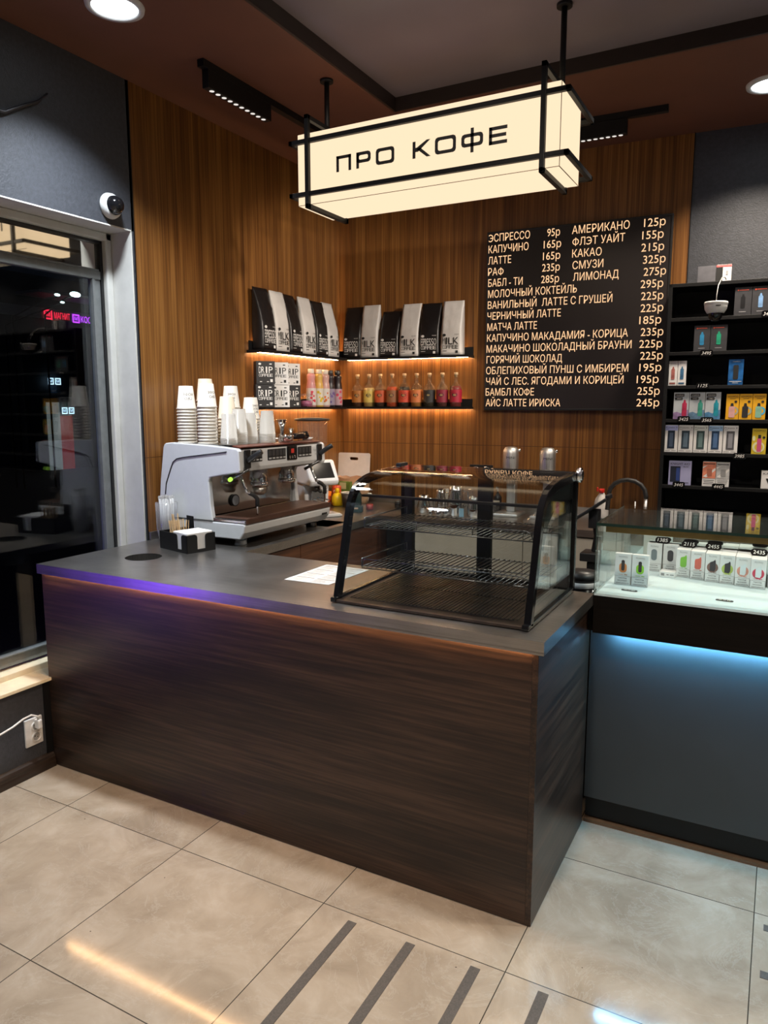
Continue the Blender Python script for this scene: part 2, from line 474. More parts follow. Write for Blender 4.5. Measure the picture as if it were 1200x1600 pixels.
def dup(root, loc=None, rz=None, label=None, group=None):
    def cp(o, par):
        c = o.copy(); COL.objects.link(c)
        if par is not None: c.parent = par
        for ch in list(o.children): cp(ch, c)
        return c
    r = cp(root, None)
    if loc is not None: r.location = loc
    if rz is not None: r.rotation_euler.z = rz
    if label: r['label'] = label
    if group: r['group'] = group
    return r
ORD = ['topmost', 'second', 'third', 'fourth', 'fifth', 'sixth', 'seventh', 'eighth', 'ninth', 'tenth', 'eleventh', 'twelfth', 'thirteenth', 'fourteenth', 'fifteenth', 'sixteenth']
# the back wall runs at a slight angle to the counter: u along it from the room corner, o out from it
BW = math.atan2(.11, 2.19)
def bw(u, o, z=0.0):
    return (u * math.cos(BW) + o * math.sin(BW), 2.41 + u * math.sin(BW) - o * math.cos(BW), z)
CEIL = 3.01
# ================================================================== SETTING
struct('floor', MB().box(-.2, 6.2, -5.7, 2.95, -.1, 0), M_floor)
# ceiling: brown soffit around a rectangular recess with a dark stretch ceiling
RX0, RX1, RY0, RY1 = .895, 5.2, -3.6, 1.5
mb = MB()
mb.box(-.2, RX0, -5.7, 2.95, CEIL, CEIL + .1).box(RX1, 6.2, -5.7, 2.95, CEIL, CEIL + .1)
mb.box(RX0, RX1, -5.7, RY0, CEIL, CEIL + .1).box(RX0, RX1, RY1, 2.95, CEIL, CEIL + .1)
struct('ceiling', mb, M_ceil)
struct('ceiling_recess', MB().box(RX0, RX1, RY0, RY1, CEIL + .062, CEIL + .1), M_stretch)
mb = MB()
t = .012
mb.box(RX0, RX0 + t, RY0, RY1, CEIL - .002, CEIL + .062).box(RX1 - t, RX1, RY0, RY1, CEIL - .002, CEIL + .062)
mb.box(RX0, RX1, RY1 - t, RY1, CEIL - .002, CEIL + .062).box(RX0, RX1, RY0, RY0 + t, CEIL - .002, CEIL + .062)
struct('trim_1', mb, pm('dark_recess_edge', (.022, .014, .013), .4))
# left wall with the shop window
WY0, WY1, WZ0, WZ1 = -1.6, .585, .40, 2.355
mb = MB()
mb.box(-.2, 0, WY0, .6, WZ1, CEIL).box(-.2, 0, WY0, .6, 0, WZ0 - .012).box(-.2, 0, -5.7, WY0, 0, CEIL).box(-.2, 0, WY1 + .005, .6, 0, CEIL)
struct('wall_left', mb, M_wall)
struct('wall_left_panelling', MB().box(-.2, 0, .604, 2.6, 0, CEIL), M_panel)
struct('trim_2', MB().box(-.004, .004, .6, .604, .9, CEIL), M_black)
# back wall: veneer panelling, then dark plaster
def bwbox(mb, u0, u1, o0, o1, z0, z1):
    vs = [bw(u, o, z) for z in (z0, z1) for o in (o1, o0) for u in (u0, u1)]
    return mb.add(vs, [(0, 2, 3, 1), (4, 5, 7, 6), (0, 1, 5, 4), (2, 6, 7, 3), (0, 4, 6, 2), (1, 3, 7, 5)])
o = struct('wall_back_panelling', MB().box(0, 2.19, 0, .15, 0, CEIL), M_panel, loc=bw(0, 0), rz=BW)
struct('wall_back', MB().box(2.194, 6.2, .006, .15, 0, CEIL), M_wall, loc=bw(0, 0), rz=BW)
struct('trim_3', MB().box(2.19, 2.194, -.003, .05, 0, CEIL), M_black, loc=bw(0, 0), rz=BW)
struct('wall_right', MB().box(6.1, 6.25, -5.7, 2.95, 0, CEIL), M_wallroom)
struct('wall_front', MB().box(-.2, 6.2, -5.75, -5.6, 0, CEIL), M_wallroom)
mb = MB().prism([(0, 0), (.022, 0), (.022, .02), (.018, .03), (.018, .045), (.012, .055), (0, .065)], -5.6, -.004, 'xz')
struct('baseboard_left', mb, wood('dark_baseboard', 1, [(.012, .007, .005), (.02, .012, .008), (.03, .018, .012), (.045, .027, .018)], 2, 20, 30, rough=.35))
struct('trim_4', MB().box(.0005, .006, -.032, -.0005, .066, .386), M_black)
# window: white frame, gasket, grey sash, transom, panes
w = bpy.data.objects.new('window_1', None); COL.objects.link(w); w['kind'] = 'structure'
GX = -.155
mb = MB()
mb.box(GX - .03, 0.0, WY1 - .004, WY1 + .004, WZ0, WZ1 + .004).box(GX - .03, 0.002, WY0, WY1, WZ1 - .002, WZ1 + .004)     # plastered reveals
mb.box(GX - .03, 0.0, WY0 - .004, WY0 + .004, WZ0, WZ1)
obj('window_reveal', mb, M_white, w)
mb = MB()
f = .036
mb.box(GX - .03, GX + .03, WY1 - .004 - f, WY1 - .004, WZ0, WZ1 - .002).box(GX - .03, GX + .03, WY0, WY1 - .004, WZ1 - .002 - f, WZ1 - .002)
mb.box(GX - .03, GX + .03, WY0, WY0 + f, WZ0, WZ1)
obj('window_frame', mb, M_white, w, bevel=.006)
Y1 = WY1 - .004 - f; Z1 = WZ1 - .002 - f
mb = MB().box(GX - .03, GX + .004, Y1 - .014, Y1, WZ0, Z1).box(GX - .03, GX + .004, WY0, Y1, Z1 - .012, Z1)
obj('window_gasket', mb, M_blackpl, w)
Ms = pm('grey_sash', (.16, .17, .17), .4)
Y2 = Y1 - .014; Z2 = Z1 - .012
mb = MB()
mb.box(GX - .03, GX - .004, Y2 - .034, Y2, WZ0, 2.14).box(GX - .03, GX + .004, Y2 - .05, Y2 - .036, WZ0, 2.14)
mb.box(GX - .03, GX + .002, WY0, Y2, 2.14, 2.178).box(GX - .03, GX + .006, WY0, Y2 - .01, 2.178, 2.186)
mb.box(GX - .03, GX, WY0, Y2, WZ0 + .04, WZ0 + .085).box(GX - .03, GX + .008, WY0, Y2, WZ0 + .085, WZ0 + .092)
obj('window_sash', mb, Ms, w, bevel=.002)
obj('window_pane', MB().box(GX - .026, GX - .014, WY0, Y2 - .03, WZ0 + .09, 2.142), M_window, w)
m, nt, b = _mat('glossy_olive_panel'); b.inputs['Base Color'].default_value = (.11, .105, .08, 1); b.inputs['Roughness'].default_value = .03; b.inputs['Metallic'].default_value = .85
b.inputs['Specular IOR Level'].default_value = 1.0; b.inputs['IOR'].default_value = 2.6
tcn = N(nt, 'ShaderNodeTexCoord'); nn = N(nt, 'ShaderNodeTexNoise', inp={'Scale': 9.0}); nt.links.new(tcn.outputs['Object'], nn.inputs['Vector'])
rr = ramp(nt, [(.3, (.62, .58, .50)), (.7, (.70, .66, .57))]); nt.links.new(nn.outputs['Fac'], rr.inputs[0]); nt.links.new(rr.outputs[0], b.inputs['Base Color'])
obj('transom_panel', MB().box(GX - .026, GX - .014, WY0, Y2, 2.18, Z2), m, w)
mb = MB().box(GX - .03, .022, WY0, .0, WZ0 - .012, WZ0 + .003).box(GX - .03, -.001, .0, WY1, WZ0 - .012, WZ0 + .003).box(GX - .03, GX + .055, WY0, WY1, WZ0 + .003, WZ0 + .028)
obj('window_sill', mb, M_sill, w, bevel=.002)

# ------------------------------------------------------------------ the street outside, at night
mb = MB().box(-60, -.3, -40, 60, -.25, -.12)
struct('street', mb, pm('asphalt', (.03, .03, .032), .7, scale=4))
fx = -14.0
bld = thing('shop_building', 'dark shop building across the street with lit red and purple signs', 'building', (fx, 11, -.12))
mb = MB().box(-5, 0, -7, 9, 0, 4.9)
obj('facade', mb, pm('night_facade', (.035, .035, .04), .7, scale=2), bld)
mb = MB().box(0, .12, -1.6, 3.3, 3.85, 4.1).box(-.2, .9, -1.0, 3.3, 4.35, 4.42)
obj('cornice', mb, pm('pale_cornice', (.25, .25, .26), .6), bld)
M_red = em('red_sign', (1.0, .02, .06), 2.0); M_purple = em('purple_sign', (.55, .06, 1.0), 2.2); M_ice = em('ice_sign', (.55, .80, 1.0), 2.2)
TX = Matrix.Rotation(R(90), 4, 'Z')           # lettering that faces +x
def sgn(name, mat_, parts):
    mb = MB()
    for kind, a in parts:
        if kind == 't': mb.text(a[0], a[1], a[2], a[3], a[4], -.14, M=TX)
        else:
            y0, z0, s_ = a
            t_ = s_ * .16
            for q in ((y0, y0 + s_, z0, z0 + t_), (y0, y0 + s_, z0 + s_ - t_, z0 + s_), (y0, y0 + t_, z0, z0 + s_), (y0 + s_ - t_, y0 + s_, z0, z0 + s_)):
                mb.rect_xz(q[0], q[1], q[2], q[3], -.14)
                mb.v[-4:] = [tuple(TX @ Vector(v)) for v in mb.v[-4:]]
            mb.text('м', y0 + s_ * .28, y0 + s_ * .72, z0 + s_ * .3, s_ * .55, -.14, M=TX)
    return obj(name, mb, mat_, bld, fix=False)
sgn('red_sign_letters', M_red, [('l', (-.33, 3.83, .24)), ('t', ('МАГНИТ', -.03, .44, 3.87, .15))])
sgn('purple_sign_letters', M_purple, [('l', (.52, 3.82, .22)), ('t', ('КОСМЕТИК', .78, 1.70, 3.85, .15))])
for y_, z_ in ((-.34, 2.20), (-.13, 2.20), (.02, 1.45), (.23, 1.45)): sgn('white_sign_logo', M_ice, [('l', (y_, z_, .17))])
obj('door', MB().box(0, .05, -.34, .02, 0, 1.75), em('lit_doorway', (.55, .62, .6), .22), bld)
obj('door', MB().box(0, .05, .04, .40, 0, 1.40), em('lit_red_door', (.55, .03, .03), .22), bld)
obj('side_window', MB().box(0, .05, 1.35, 1.55, .35, 2.0), em('lit_side_window', (.6, .8, .85), .35), bld)
for i, (yy, zz, r_, lab) in enumerate(((8.474, 3.85, .085, 'bright white street lamp right of the others above the purple sign'), (8.051, 3.79, .045, 'small street lamp tilted at the far left above the red sign'), (8.16, 3.66, .035, 'small street lamp lower and right of the tilted one'))):
    sl = thing('street_lamp', lab, 'street lamp', (-10.0, yy, -.12))
    obj('pole', MB().tube([(-.3 - .4 * i, -.5, 0), (-.3 - .4 * i, -.5, zz - .4), (-.15, -.12, zz - .05), (0, 0, zz)], .02), M_black, sl)
    obj('lamp_head', MB().ball((0, 0, zz + .03), r_, sx=.5, sy=1.5, sz=.6), em('street_lamp_light_%d' % i, (.75, 1.0, .95), 12 if i == 0 else 4), sl)

# ------------------------------------------------------------------ lamps
def downlight(x, y, label, w=L_DOWN, z=CEIL, col=(1.0, .86, .70), group=None, spread=140):
    t = thing('downlight', label, 'ceiling light', (x, y, z), group=group)
    obj('trim_ring', MB().lathe([(.082, -.004), (.084, -.012), (.104, -.010), (.106, -.001), (.106, .0)], n=40, cap=False), pm('lamp_ring', (.6, .6, .6), .35), t)
    obj('diffuser', MB().lathe([(1e-5, -.008), (.083, -.006)], n=40, cap=False), M_lamp, t)
    l = bpy.data.lights.new('downlight', 'AREA'); l.shape = 'DISK'; l.size = .15; l.energy = w; l.color = col; l.spread = R(spread)
    lo = bpy.data.objects.new('lamp', l); COL.objects.link(lo); lo.parent = t; lo.location = (0, 0, -.02)
    return t
downlight(.451, .133, 'round white downlight in the brown ceiling above the shop window', 27, col=(.84, .92, 1.0), spread=110)
downlight(2.56, 2.02, 'round downlight at the right over the black shelf unit', L_DOWN * 1.1, spread=120)
RG = 'round downlights over the shop floor'
for x, y, k, c in ((.45, -2.2, 1.0, (.72, .86, 1.0)), (2.0, -3.9, 1.2, (1, .88, .74)), (3.9, -3.9, .9, (1, .88, .74)), (5.6, -2.2, 1, (.8, .9, 1)), (5.6, .1, 1, (.8, .9, 1)), (4.1, 2.02, .8, (1, .88, .74))):
    downlight(x, y, 'round downlight in the brown ceiling over the shop floor, out of the picture', L_DOWN * k, col=c, group=RG)

for x, y, lab in ((2.15, -.75, 'added unseen downlight in the dark ceiling recess left of the middle, out of the picture'), (3.5, .55, 'added unseen downlight in the dark ceiling recess at the right, out of the picture')):
    downlight(x, y, lab, L_DOWN * 1.3, CEIL + .062, (1, .88, .74))  # unseen lamps added as fill for counter, case and back wall

# added fill spot, unseen in the ceiling recess, brightens the corner shelves
pj_ = thing('added_fill_projector', 'added unseen projector in the ceiling recess aimed at the corner, out of the picture', 'spotlight', (2.45, -.95, CEIL + .062))
obj('bracket', MB().cyl((0, 0, -.05), (0, 0, 0), .012).cyl((0, 0, -.006), (0, 0, 0), .045), M_black, pj_)
aim = (Vector((.35, 2.0, 1.65)) - Vector((2.45, -.95, CEIL - .02))).normalized()
c0_ = Vector((0, 0, -.06))
obj('barrel', MB().cyl(c0_ - aim * .06, c0_ + aim * .06, .04), M_black, pj_)
li = bpy.data.lights.new('projector', 'SPOT'); li.energy = 110; li.color = (1, .88, .74); li.spot_size = R(46); li.spot_blend = .6; li.shadow_soft_size = .04
lo = bpy.data.objects.new('lamp', li); COL.objects.link(lo); lo.parent = pj_; lo.location = c0_ + aim * .07
lo.rotation_euler = aim.to_track_quat('-Z', 'Y').to_euler()

pk_ = thing('added_fill_projector', 'added unseen projector in the ceiling recess right of the sign, out of the picture', 'spotlight', (3.6, 1.0, CEIL + .062))  # second added fill spot, brightens the bags from beside the sign
obj('bracket', MB().cyl((0, 0, -.05), (0, 0, 0), .012).cyl((0, 0, -.006), (0, 0, 0), .045), M_black, pk_)
aim = (Vector((.25, 2.0, 1.85)) - Vector((3.6, 1.0, CEIL))).normalized()
obj('barrel', MB().cyl(c0_ - aim * .06, c0_ + aim * .06, .04), M_black, pk_)
li = bpy.data.lights.new('projector', 'SPOT'); li.energy = 330; li.color = (1, .88, .76); li.spot_size = R(34); li.spot_blend = .6; li.shadow_soft_size = .04
lo = bpy.data.objects.new('lamp', li); COL.objects.link(lo); lo.parent = pk_; lo.location = c0_ + aim * .07
lo.rotation_euler = aim.to_track_quat('-Z', 'Y').to_euler()

def track(name_label, x0, y0, x1, y1, a, b_, lab_f):
    """a black ceiling track with one linear spot of ten small lamps between fractions a and b_"""
    d = Vector((x1 - x0, y1 - y0)); L = d.length; rz = math.atan2(d.y, d.x)
    t = thing('ceiling_track', name_label, 'light track', (x0, y0, CEIL), rz)
    obj('rail', MB().box(0, L, -.017, .017, -.03, 0), M_black, t)
    s = thing('linear_spotlight', lab_f, 'spotlight', (x0 + d.x * a, y0 + d.y * a, CEIL - .03), rz)
    l_ = L * (b_ - a)
    obj('body', MB().box(0, l_, -.018, .018, -.075, 0), M_black, s, bevel=.002)
    n = 10
    for k in range(n):
        xx = l_ * (.09 + .82 * k / (n - 1))
        obj('lens', MB().lathe([(1e-5, -.0762), (.011, -.0762)], (xx, 0, 0), n=14, cap=False), M_led, s)
    for k in (0, 1):
        li = bpy.data.lights.new('spot', 'SPOT'); li.energy = L_TRACK; li.color = (1, .84, .66); li.spot_size = R(100); li.spot_blend = .7; li.shadow_soft_size = .03
        lo = bpy.data.objects.new('lamp', li); COL.objects.link(lo); lo.parent = s; lo.location = (l_ * (.3 + .4 * k), 0, -.09)
    return t, s
track('black ceiling track running along the left wall behind the hanging sign', .437, .60, .437, 2.02, .02, .33, 'black linear spotlight with ten small lamps on the left ceiling track')
track('black ceiling track running along the back wall at the right', 1.05, 2.02, 2.115, 2.06, .50, .82, 'black linear spotlight with ten small lamps on the track behind the sign')

nt_ = thing('neon_tube', 'purple neon tube standing outside the shop window, out of the picture', 'neon light', (-.55, -1.40, -.12))
obj('tube', MB().cyl((0, 0, .25), (0, 0, 1.1), .03), em('purple_neon', (.22, .06, 1.0), 62.0), nt_)
obj('stand', MB().cyl((0, 0, .0), (0, 0, .25), .012).lathe([(.09, 0), (.09, .012)], n=20), M_black, nt_)

# ------------------------------------------------------------------ hanging light-box sign
sg = thing('hanging_sign', 'white glowing box sign with black bars hanging over the counter', 'sign', (0, 0, 0))
SX0, SX1, SY0, SY1, SZ0, SZ1 = .757, 1.922, .85, 1.133, 2.431, 2.727
obj('light_box', MB().box(SX0, SX1, SY0, SY1, SZ0, SZ1), M_signface, sg)
mb = MB()
q = .0014
for y in (SY0 - q,):
    mb.box(SX0, SX1, y - q, y, SZ0 - .001, SZ0 + .0012)
mb.box(SX1 - .001, SX1 + q, SY0 - q, SY0, SZ0, SZ1).box(SX1 - .001, SX1 + q, SY0, SY1, SZ0 - .001, SZ0 + .0012)
obj('seam', mb, pm('sign_seam', (.25, .18, .12), .6), sg)
def ringbar(mb, pts, th):
    for i in range(len(pts)):
        a = Vector(pts[i]); b_ = Vector(pts[(i + 1) % len(pts)])
        lo = [min(a[k], b_[k]) - th for k in range(3)]; hi = [max(a[k], b_[k]) + th for k in range(3)]
        mb.box(lo[0], hi[0], lo[1], hi[1], lo[2], hi[2])
HX0, HX1, HY0, HY1 = .742, 1.955, .822, 1.185
for z in (2.685, 2.468):
    mb = MB(); ringbar(mb, [(HX0, HY0, z), (HX1, HY0, z), (HX1, HY1, z), (HX0, HY1, z)], .009)
    obj('horizontal_bar', mb, M_black, sg, bevel=.0015)
for x in (.828, 1.866):
    mb = MB(); ringbar(mb, [(x, HY0 - .004, 2.417), (x, HY0 - .004, 2.78), (x, HY1 - .05, 2.78), (x, HY1 - .05, 2.417)], .0095)
    obj('vertical_bar', mb, M_black, sg, bevel=.0015)
for x, zt in ((.795, CEIL), (1.872, CEIL + .062)):
    obj('hanging_rod', MB().cyl((x, 1.03, SZ1 - .002), (x, 1.03, zt - .004), .0115).cyl((x, 1.03, zt - .012), (x, 1.03, zt), .03), M_black, sg)
# lettering ПРО КОФЕ in a square techno face, stroke by stroke
mb = MB(); yl = SY0 - .0025; h0, h1, sw = 2.545, 2.609, .0125
def st(x0, x1, z0, z1): mb.box(x0, x1, yl - .0015, yl, z0, z1)
def bowl(x0, x1, z0, z1):
    c = .012
    o_ = [(x0 + c, z0), (x1 - c, z0), (x1 - c * .3, z0 + c * .3), (x1, z0 + c), (x1, z1 - c), (x1 - c * .3, z1 - c * .3), (x1 - c, z1), (x0 + c, z1), (x0 + c * .3, z1 - c * .3), (x0, z1 - c), (x0, z0 + c), (x0 + c * .3, z0 + c * .3)]
    i_ = [((p[0] - (x0 + x1) / 2) * (1 - 2 * sw / (x1 - x0)) + (x0 + x1) / 2, (p[1] - (z0 + z1) / 2) * (1 - 2 * sw / (z1 - z0)) + (z0 + z1) / 2) for p in o_]
    n = len(o_)
    for k in range(n):
        mb.prism([o_[k], o_[(k + 1) % n], i_[(k + 1) % n], i_[k]], yl - .0015, yl, 'xz')
def strokes(x0, x1, L):
    m = (h0 + h1) / 2
    if L == 'П': st(x0, x0 + sw, h0, h1); st(x1 - sw, x1, h0, h1); st(x0, x1, h1 - sw, h1)
    if L == 'Р': st(x0, x0 + sw, h0, h1); bowl(x0, x1, h0 + .021, h1)
    if L == 'О': bowl(x0, x1, h0, h1)
    if L == 'К':
        st(x0, x0 + sw, h0, h1)
        mb.prism([(x0 + sw, m - .008), (x0 + sw + .012, m - .008), (x1, h1), (x1 - sw * 1.25, h1), (x0 + sw + .006, m + .008), (x0 + sw, m + .008)], yl - .0015, yl, 'xz')
        mb.prism([(x0 + sw + .004, m + .004), (x1 - sw * 1.25, h0), (x1 + .002, h0), (x0 + sw + .022, m + .006)], yl - .0015, yl, 'xz')
    if L == 'Ф': bowl(x0, x1, h0 + .008, h1 - .008); st((x0 + x1) / 2 - sw / 2, (x0 + x1) / 2 + sw / 2, h0 - .014, h1 + .012)
    if L == 'Е': st(x0, x0 + sw, h0, h1); st(x0, x1, h0, h0 + sw); st(x0, x1, h1 - sw, h1); st(x0, x1 - .004, m - sw / 2, m + sw / 2)
for L, a, b_ in (('П', .957, 1.030), ('Р', 1.056, 1.125), ('О', 1.150, 1.236), ('К', 1.320, 1.398), ('О', 1.419, 1.509), ('Ф', 1.532, 1.622), ('Е', 1.646, 1.719)):
    strokes(a, b_, L)
obj('lettering', mb, M_ink, sg)

# ------------------------------------------------------------------ menu board
bd = thing('menu_board', 'black LED menu board with glowing drink names and prices', 'menu board', bw(1.048, .0, 1.527), BW)
W_, H_ = 1.06, 1.072
obj('screen', MB().box(.008, W_ - .008, -.034, -.002, .008, H_ - .008), pm('led_screen', (.013, .009, .009), .45, var=.2, scale=400), bd)
mb = MB().box(0, W_, -.038, 0, 0, .012).box(0, W_, -.038, 0, H_ - .012, H_).box(0, .009, -.038, 0, .012, H_ - .012).box(W_ - .012, W_, -.038, 0, .012, H_ - .012)
obj('frame', mb, M_blackpl, bd, bevel=.002)
rows = [[('ЭСПРЕССО', 98, 352), ('95р', 455, 530), ('АМЕРИКАНО', 600, 920), ('125р', 997, 1110)],
 [('КАПУЧИНО', 95, 342), ('165р', 433, 535), ('ФЛЭТ УАЙТ', 600, 893), ('155р', 985, 1097)],
 [('ЛАТТЕ', 92, 235), ('165р', 427, 528), ('КАКАО', 597, 763), ('215р', 978, 1097)],
 [('РАФ', 90, 187), ('235р', 420, 524), ('СМУЗИ', 597, 770), ('325р', 985, 1102)],
 [('БАБЛ - ТИ', 90, 302), ('285р', 413, 518), ('ЛИМОНАД', 598, 852), ('275р', 985, 1102)],
 [('МОЛОЧНЫЙ КОКТЕЙЛЬ', 88, 618), ('295р', 967, 1085)], [('ВАНИЛЬНЫЙ  ЛАТТЕ С ГРУШЕЙ', 85, 813), ('225р', 967, 1083)],
 [('ЧЕРНИЧНЫЙ ЛАТТЕ', 82, 523), ('225р', 962, 1080)], [('МАТЧА ЛАТТЕ', 80, 382), ('185р', 953, 1067)],
 [('КАПУЧИНО МАКАДАМИЯ - КОРИЦА', 77, 890), ('235р', 958, 1075)], [('МАКАЧИНО ШОКОЛАДНЫЙ БРАУНИ', 73, 907), ('225р', 948, 1067)],
 [('ГОРЯЧИЙ ШОКОЛАД', 72, 523), ('225р', 950, 1067)], [('ОБЛЕПИХОВЫЙ ПУНШ С ИМБИРЕМ', 68, 885), ('195р', 943, 1057)],
 [('ЧАЙ С ЛЕС. ЯГОДАМИ И КОРИЦЕЙ', 67, 857), ('195р', 927, 1040)], [('БАМБЛ КОФЕ', 63, 355), ('255р', 928, 1043)], [('АЙС ЛАТТЕ ИРИСКА', 62, 505), ('245р', 920, 1038)]]
mb = MB()
for i, row in enumerate(rows):
    l_ = 88 - 36 * i / 15; r_ = 1150 - 90 * i / 15
    z = 2.566 - 1.527 - (2.566 - 1.577) * i / 15 - .0255
    for s_, a, b_ in row:
        mb.text(s_, W_ * (a - l_) / (r_ - l_), W_ * (b_ - l_) / (r_ - l_), z, .0425, -.0345)
obj('lettering', mb, M_menu, bd, fix=False)
# ================================================================== COUNTERS
cnt = thing('service_counter', 'dark walnut front counter facing the shop floor', 'counter', (0, 0, 0))
obj('front_panel', MB().box(.003, 2.130, 0, .018, .002, .8675), M_walnut, cnt, bevel=.001)
obj('side_panel', MB().box(2.130, 2.148, 0, .640, .002, .8595), M_walnut_s, cnt, bevel=.001)
obj('inner_carcass', MB().box(.62, 2.128, .54, .556, .0, .856), M_doorwood, cnt)
obj('led_strip', MB().box(.02, 2.13, -.012, -.003, .8630, .8676), M_slabled, cnt)
lc = thing('back_bar_cabinet', 'wooden cabinet with plain doors under the left worktop below the coffee machine', 'cabinet', (0, 0, 0))
obj('carcass', MB().box(.004, .57, .606, 2.30, .002, .795), M_black, lc)
for k in range(4):
    obj('door', MB().box(.572, .590, .64 + .42 * k, 1.056 + .42 * k, .08, .852), M_doorwood, lc, bevel=.001)
bc = thing('beige_base_cabinet', 'beige cabinet with plain doors under the back worktop', 'cabinet', bw(0, 0), BW)
obj('carcass', MB().box(.80, 2.05, -.545, -.02, .002, .857), M_beige, bc)
for k in range(2):
    obj('door', MB().box(.86 + .60 * k, 1.456 + .60 * k, -.563, -.547, .08, .852), M_beige, bc, bevel=.001)
fr = thing('undercounter_fridge', 'dark undercounter fridge beside the beige cabinet doors', 'fridge', bw(0, 0), BW)
obj('body', MB().box(.615, .795, -.55, -.02, .002, .857), M_black, fr, bevel=.003)
obj('handle', MB().box(.76, .775, -.575, -.55, .4, .8), M_darksteel, fr)
# stainless worktop: front slab with a round waste hole, left slab with a sink, back slab
wt = thing('steel_worktop', 'brushed stainless steel worktop running around the counters', 'worktop', (0, 0, 0))
HXc, HYc, HR, HS = .288, .297, .078, .10
mb = MB()
for z in (.86, .90):
    vs = []; n = 32
    for k in range(n):
        a = 2 * PI * k / n; c, s_ = math.cos(a), math.sin(a); q_ = HS / max(abs(c), abs(s_))
        vs += [(HXc + HR * c, HYc + HR * s_, z), (HXc + q_ * c, HYc + q_ * s_, z)]
    mb.add(vs, [(2 * k, 2 * k + 1, 2 * ((k + 1) % n) + 1, 2 * ((k + 1) % n)) for k in range(n)])
mb.box(0, HXc - HS, -.02, .60, .868, .90).box(HXc + HS, 2.168, -.02, .60, .868, .90).box(0, 2.168, -.02, -.0165, .860, .869).box(2.1645, 2.168, -.0165, .60, .860, .869)
mb.box(HXc - HS, HXc + HS, -.02, HYc - HS, .868, .90).box(HXc - HS, HXc + HS, HYc + HS, .60, .868, .90)
obj('front_slab', mb, M_steel, wt, fix=True)
obj('waste_hole_collar', MB().lathe([(HR, .898), (HR - .001, .84), (HR - .001, .78)], (HXc, HYc, 0), n=32, cap=False), steel('ribbed_collar', (.45, .44, .42), .3, 2), wt)
mb = MB()
bx0, bx1, by0, by1 = .40, .56, 1.36, 1.56
mb.box(0, bx0, .6005, 2.405, .86, .90).box(bx1, .605, .6005, 2.405, .86, .90).box(bx0, bx1, .6005, by0, .86, .90).box(bx0, bx1, by1, 2.405, .86, .90)
obj('left_slab', mb, M_steel, wt)
mb = MB().box(bx0, bx1, by0, by1, .80, .804).box(bx0 - .002, bx0, by0, by1, .80, .899).box(bx1, bx1 + .002, by0, by1, .80, .899).box(bx0, bx1, by0 - .002, by0, .80, .899).box(bx0, bx1, by1, by1 + .002, .80, .899)
obj('rinse_basin', mb, M_steely, wt)
mb = MB()
bwbox(mb, .58, 2.115, .002, .575, .861, .8995)
obj('back_slab', mb, M_steel, wt)
mb = MB().box(.001, .014, .606, 2.40, .9, .94)
bwbox(mb, .014, 2.10, .001, .014, .8995, .945)
obj('upstand', mb, M_steel, wt)

# ------------------------------------------------------------------ curved glass pastry case
pc = thing('pastry_display_case', 'empty black framed curved glass pastry case on the front counter', 'display case', (0, 0, 0))
PK = [(.069, .9125), (.090, .985), (.115, 1.065), (.134, 1.14), (.150, 1.20), (.167, 1.243), (.190, 1.274), (.222, 1.295), (.264, 1.309), (.315, 1.318), (.38, 1.3235), (.48, 1.327), (.585, 1.330)]
PR = []
for i in range(len(PK) - 1):           # smoothed through the measured points
    p0, p1, p2, p3 = [Vector(PK[max(0, min(len(PK) - 1, i + d))]) for d in (-1, 0, 1, 2)]
    for k in range(3):
        u = k / 3; PR.append(tuple(.5 * ((2 * p1) + (p2 - p0) * u + (2 * p0 - 5 * p1 + 4 * p2 - p3) * u * u + (3 * p1 - p0 - 3 * p2 + p3) * u ** 3)))
PR.append(PK[-1])
CX0, CX1, CB = 1.412, 2.10, .592
for x0, x1, xg in ((CX0, CX0 + .020, CX0 + .010), (CX1 - .022, CX1, CX1 - .011)):
    obj('side_frame', MB().ribbon(PR, .030, x0, x1).box(x0, x1, CB - .02, CB, .9025, 1.325).box(x0, x1, .052, CB, .9025, .918), M_blackg, pc, bevel=.003)
    ins = [(p[0] + .012, p[1] - .012) for p in PR] + [(CB - .012, 1.318), (CB - .012, .915)]
    ins[0] = (.085, .915)
    obj('side_glass', MB().prism(ins, xg - .0025, xg + .0025, 'yz'), M_glassd, pc)
    # black corner fillet behind the bend
    if x0 > 1.9: obj('corner_gusset', MB().prism([(.185, 1.235), (.215, 1.27), (.27, 1.292), (.36, 1.308), (CB - .012, 1.316), (CB - .012, 1.235), (.44, 1.24), (.34, 1.225), (.27, 1.185), (.225, 1.11), (.165, 1.14), (.172, 1.19)], xg - .005, xg - .0026, 'yz'), M_black, pc)
gp = [(p[0] - .001, p[1] + .001) for p in PR]
gme = MB()
for i in range(len(gp) - 1):
    a, b_ = gp[i], gp[i + 1]
    for (ya, za, yb, zb) in ((a[0], a[1], b_[0], b_[1]), (a[0] + .004, a[1] - .004, b_[0] + .004, b_[1] - .004)):
        gme.add([(CX0 + .018, ya, za), (CX1 - .02, ya, za), (CX1 - .02, yb, zb), (CX0 + .018, yb, zb)], [(0, 1, 2, 3)], True)
g_ = gme.mesh('curved_glass')
bm = bmesh.new(); bm.from_mesh(g_); bmesh.ops.remove_doubles(bm, verts=bm.verts[:], dist=1e-5); bmesh.ops.recalc_face_normals(bm, faces=bm.faces[:]); bm.to_mesh(g_); bm.free()
obj('curved_glass', g_, M_glassd, pc)
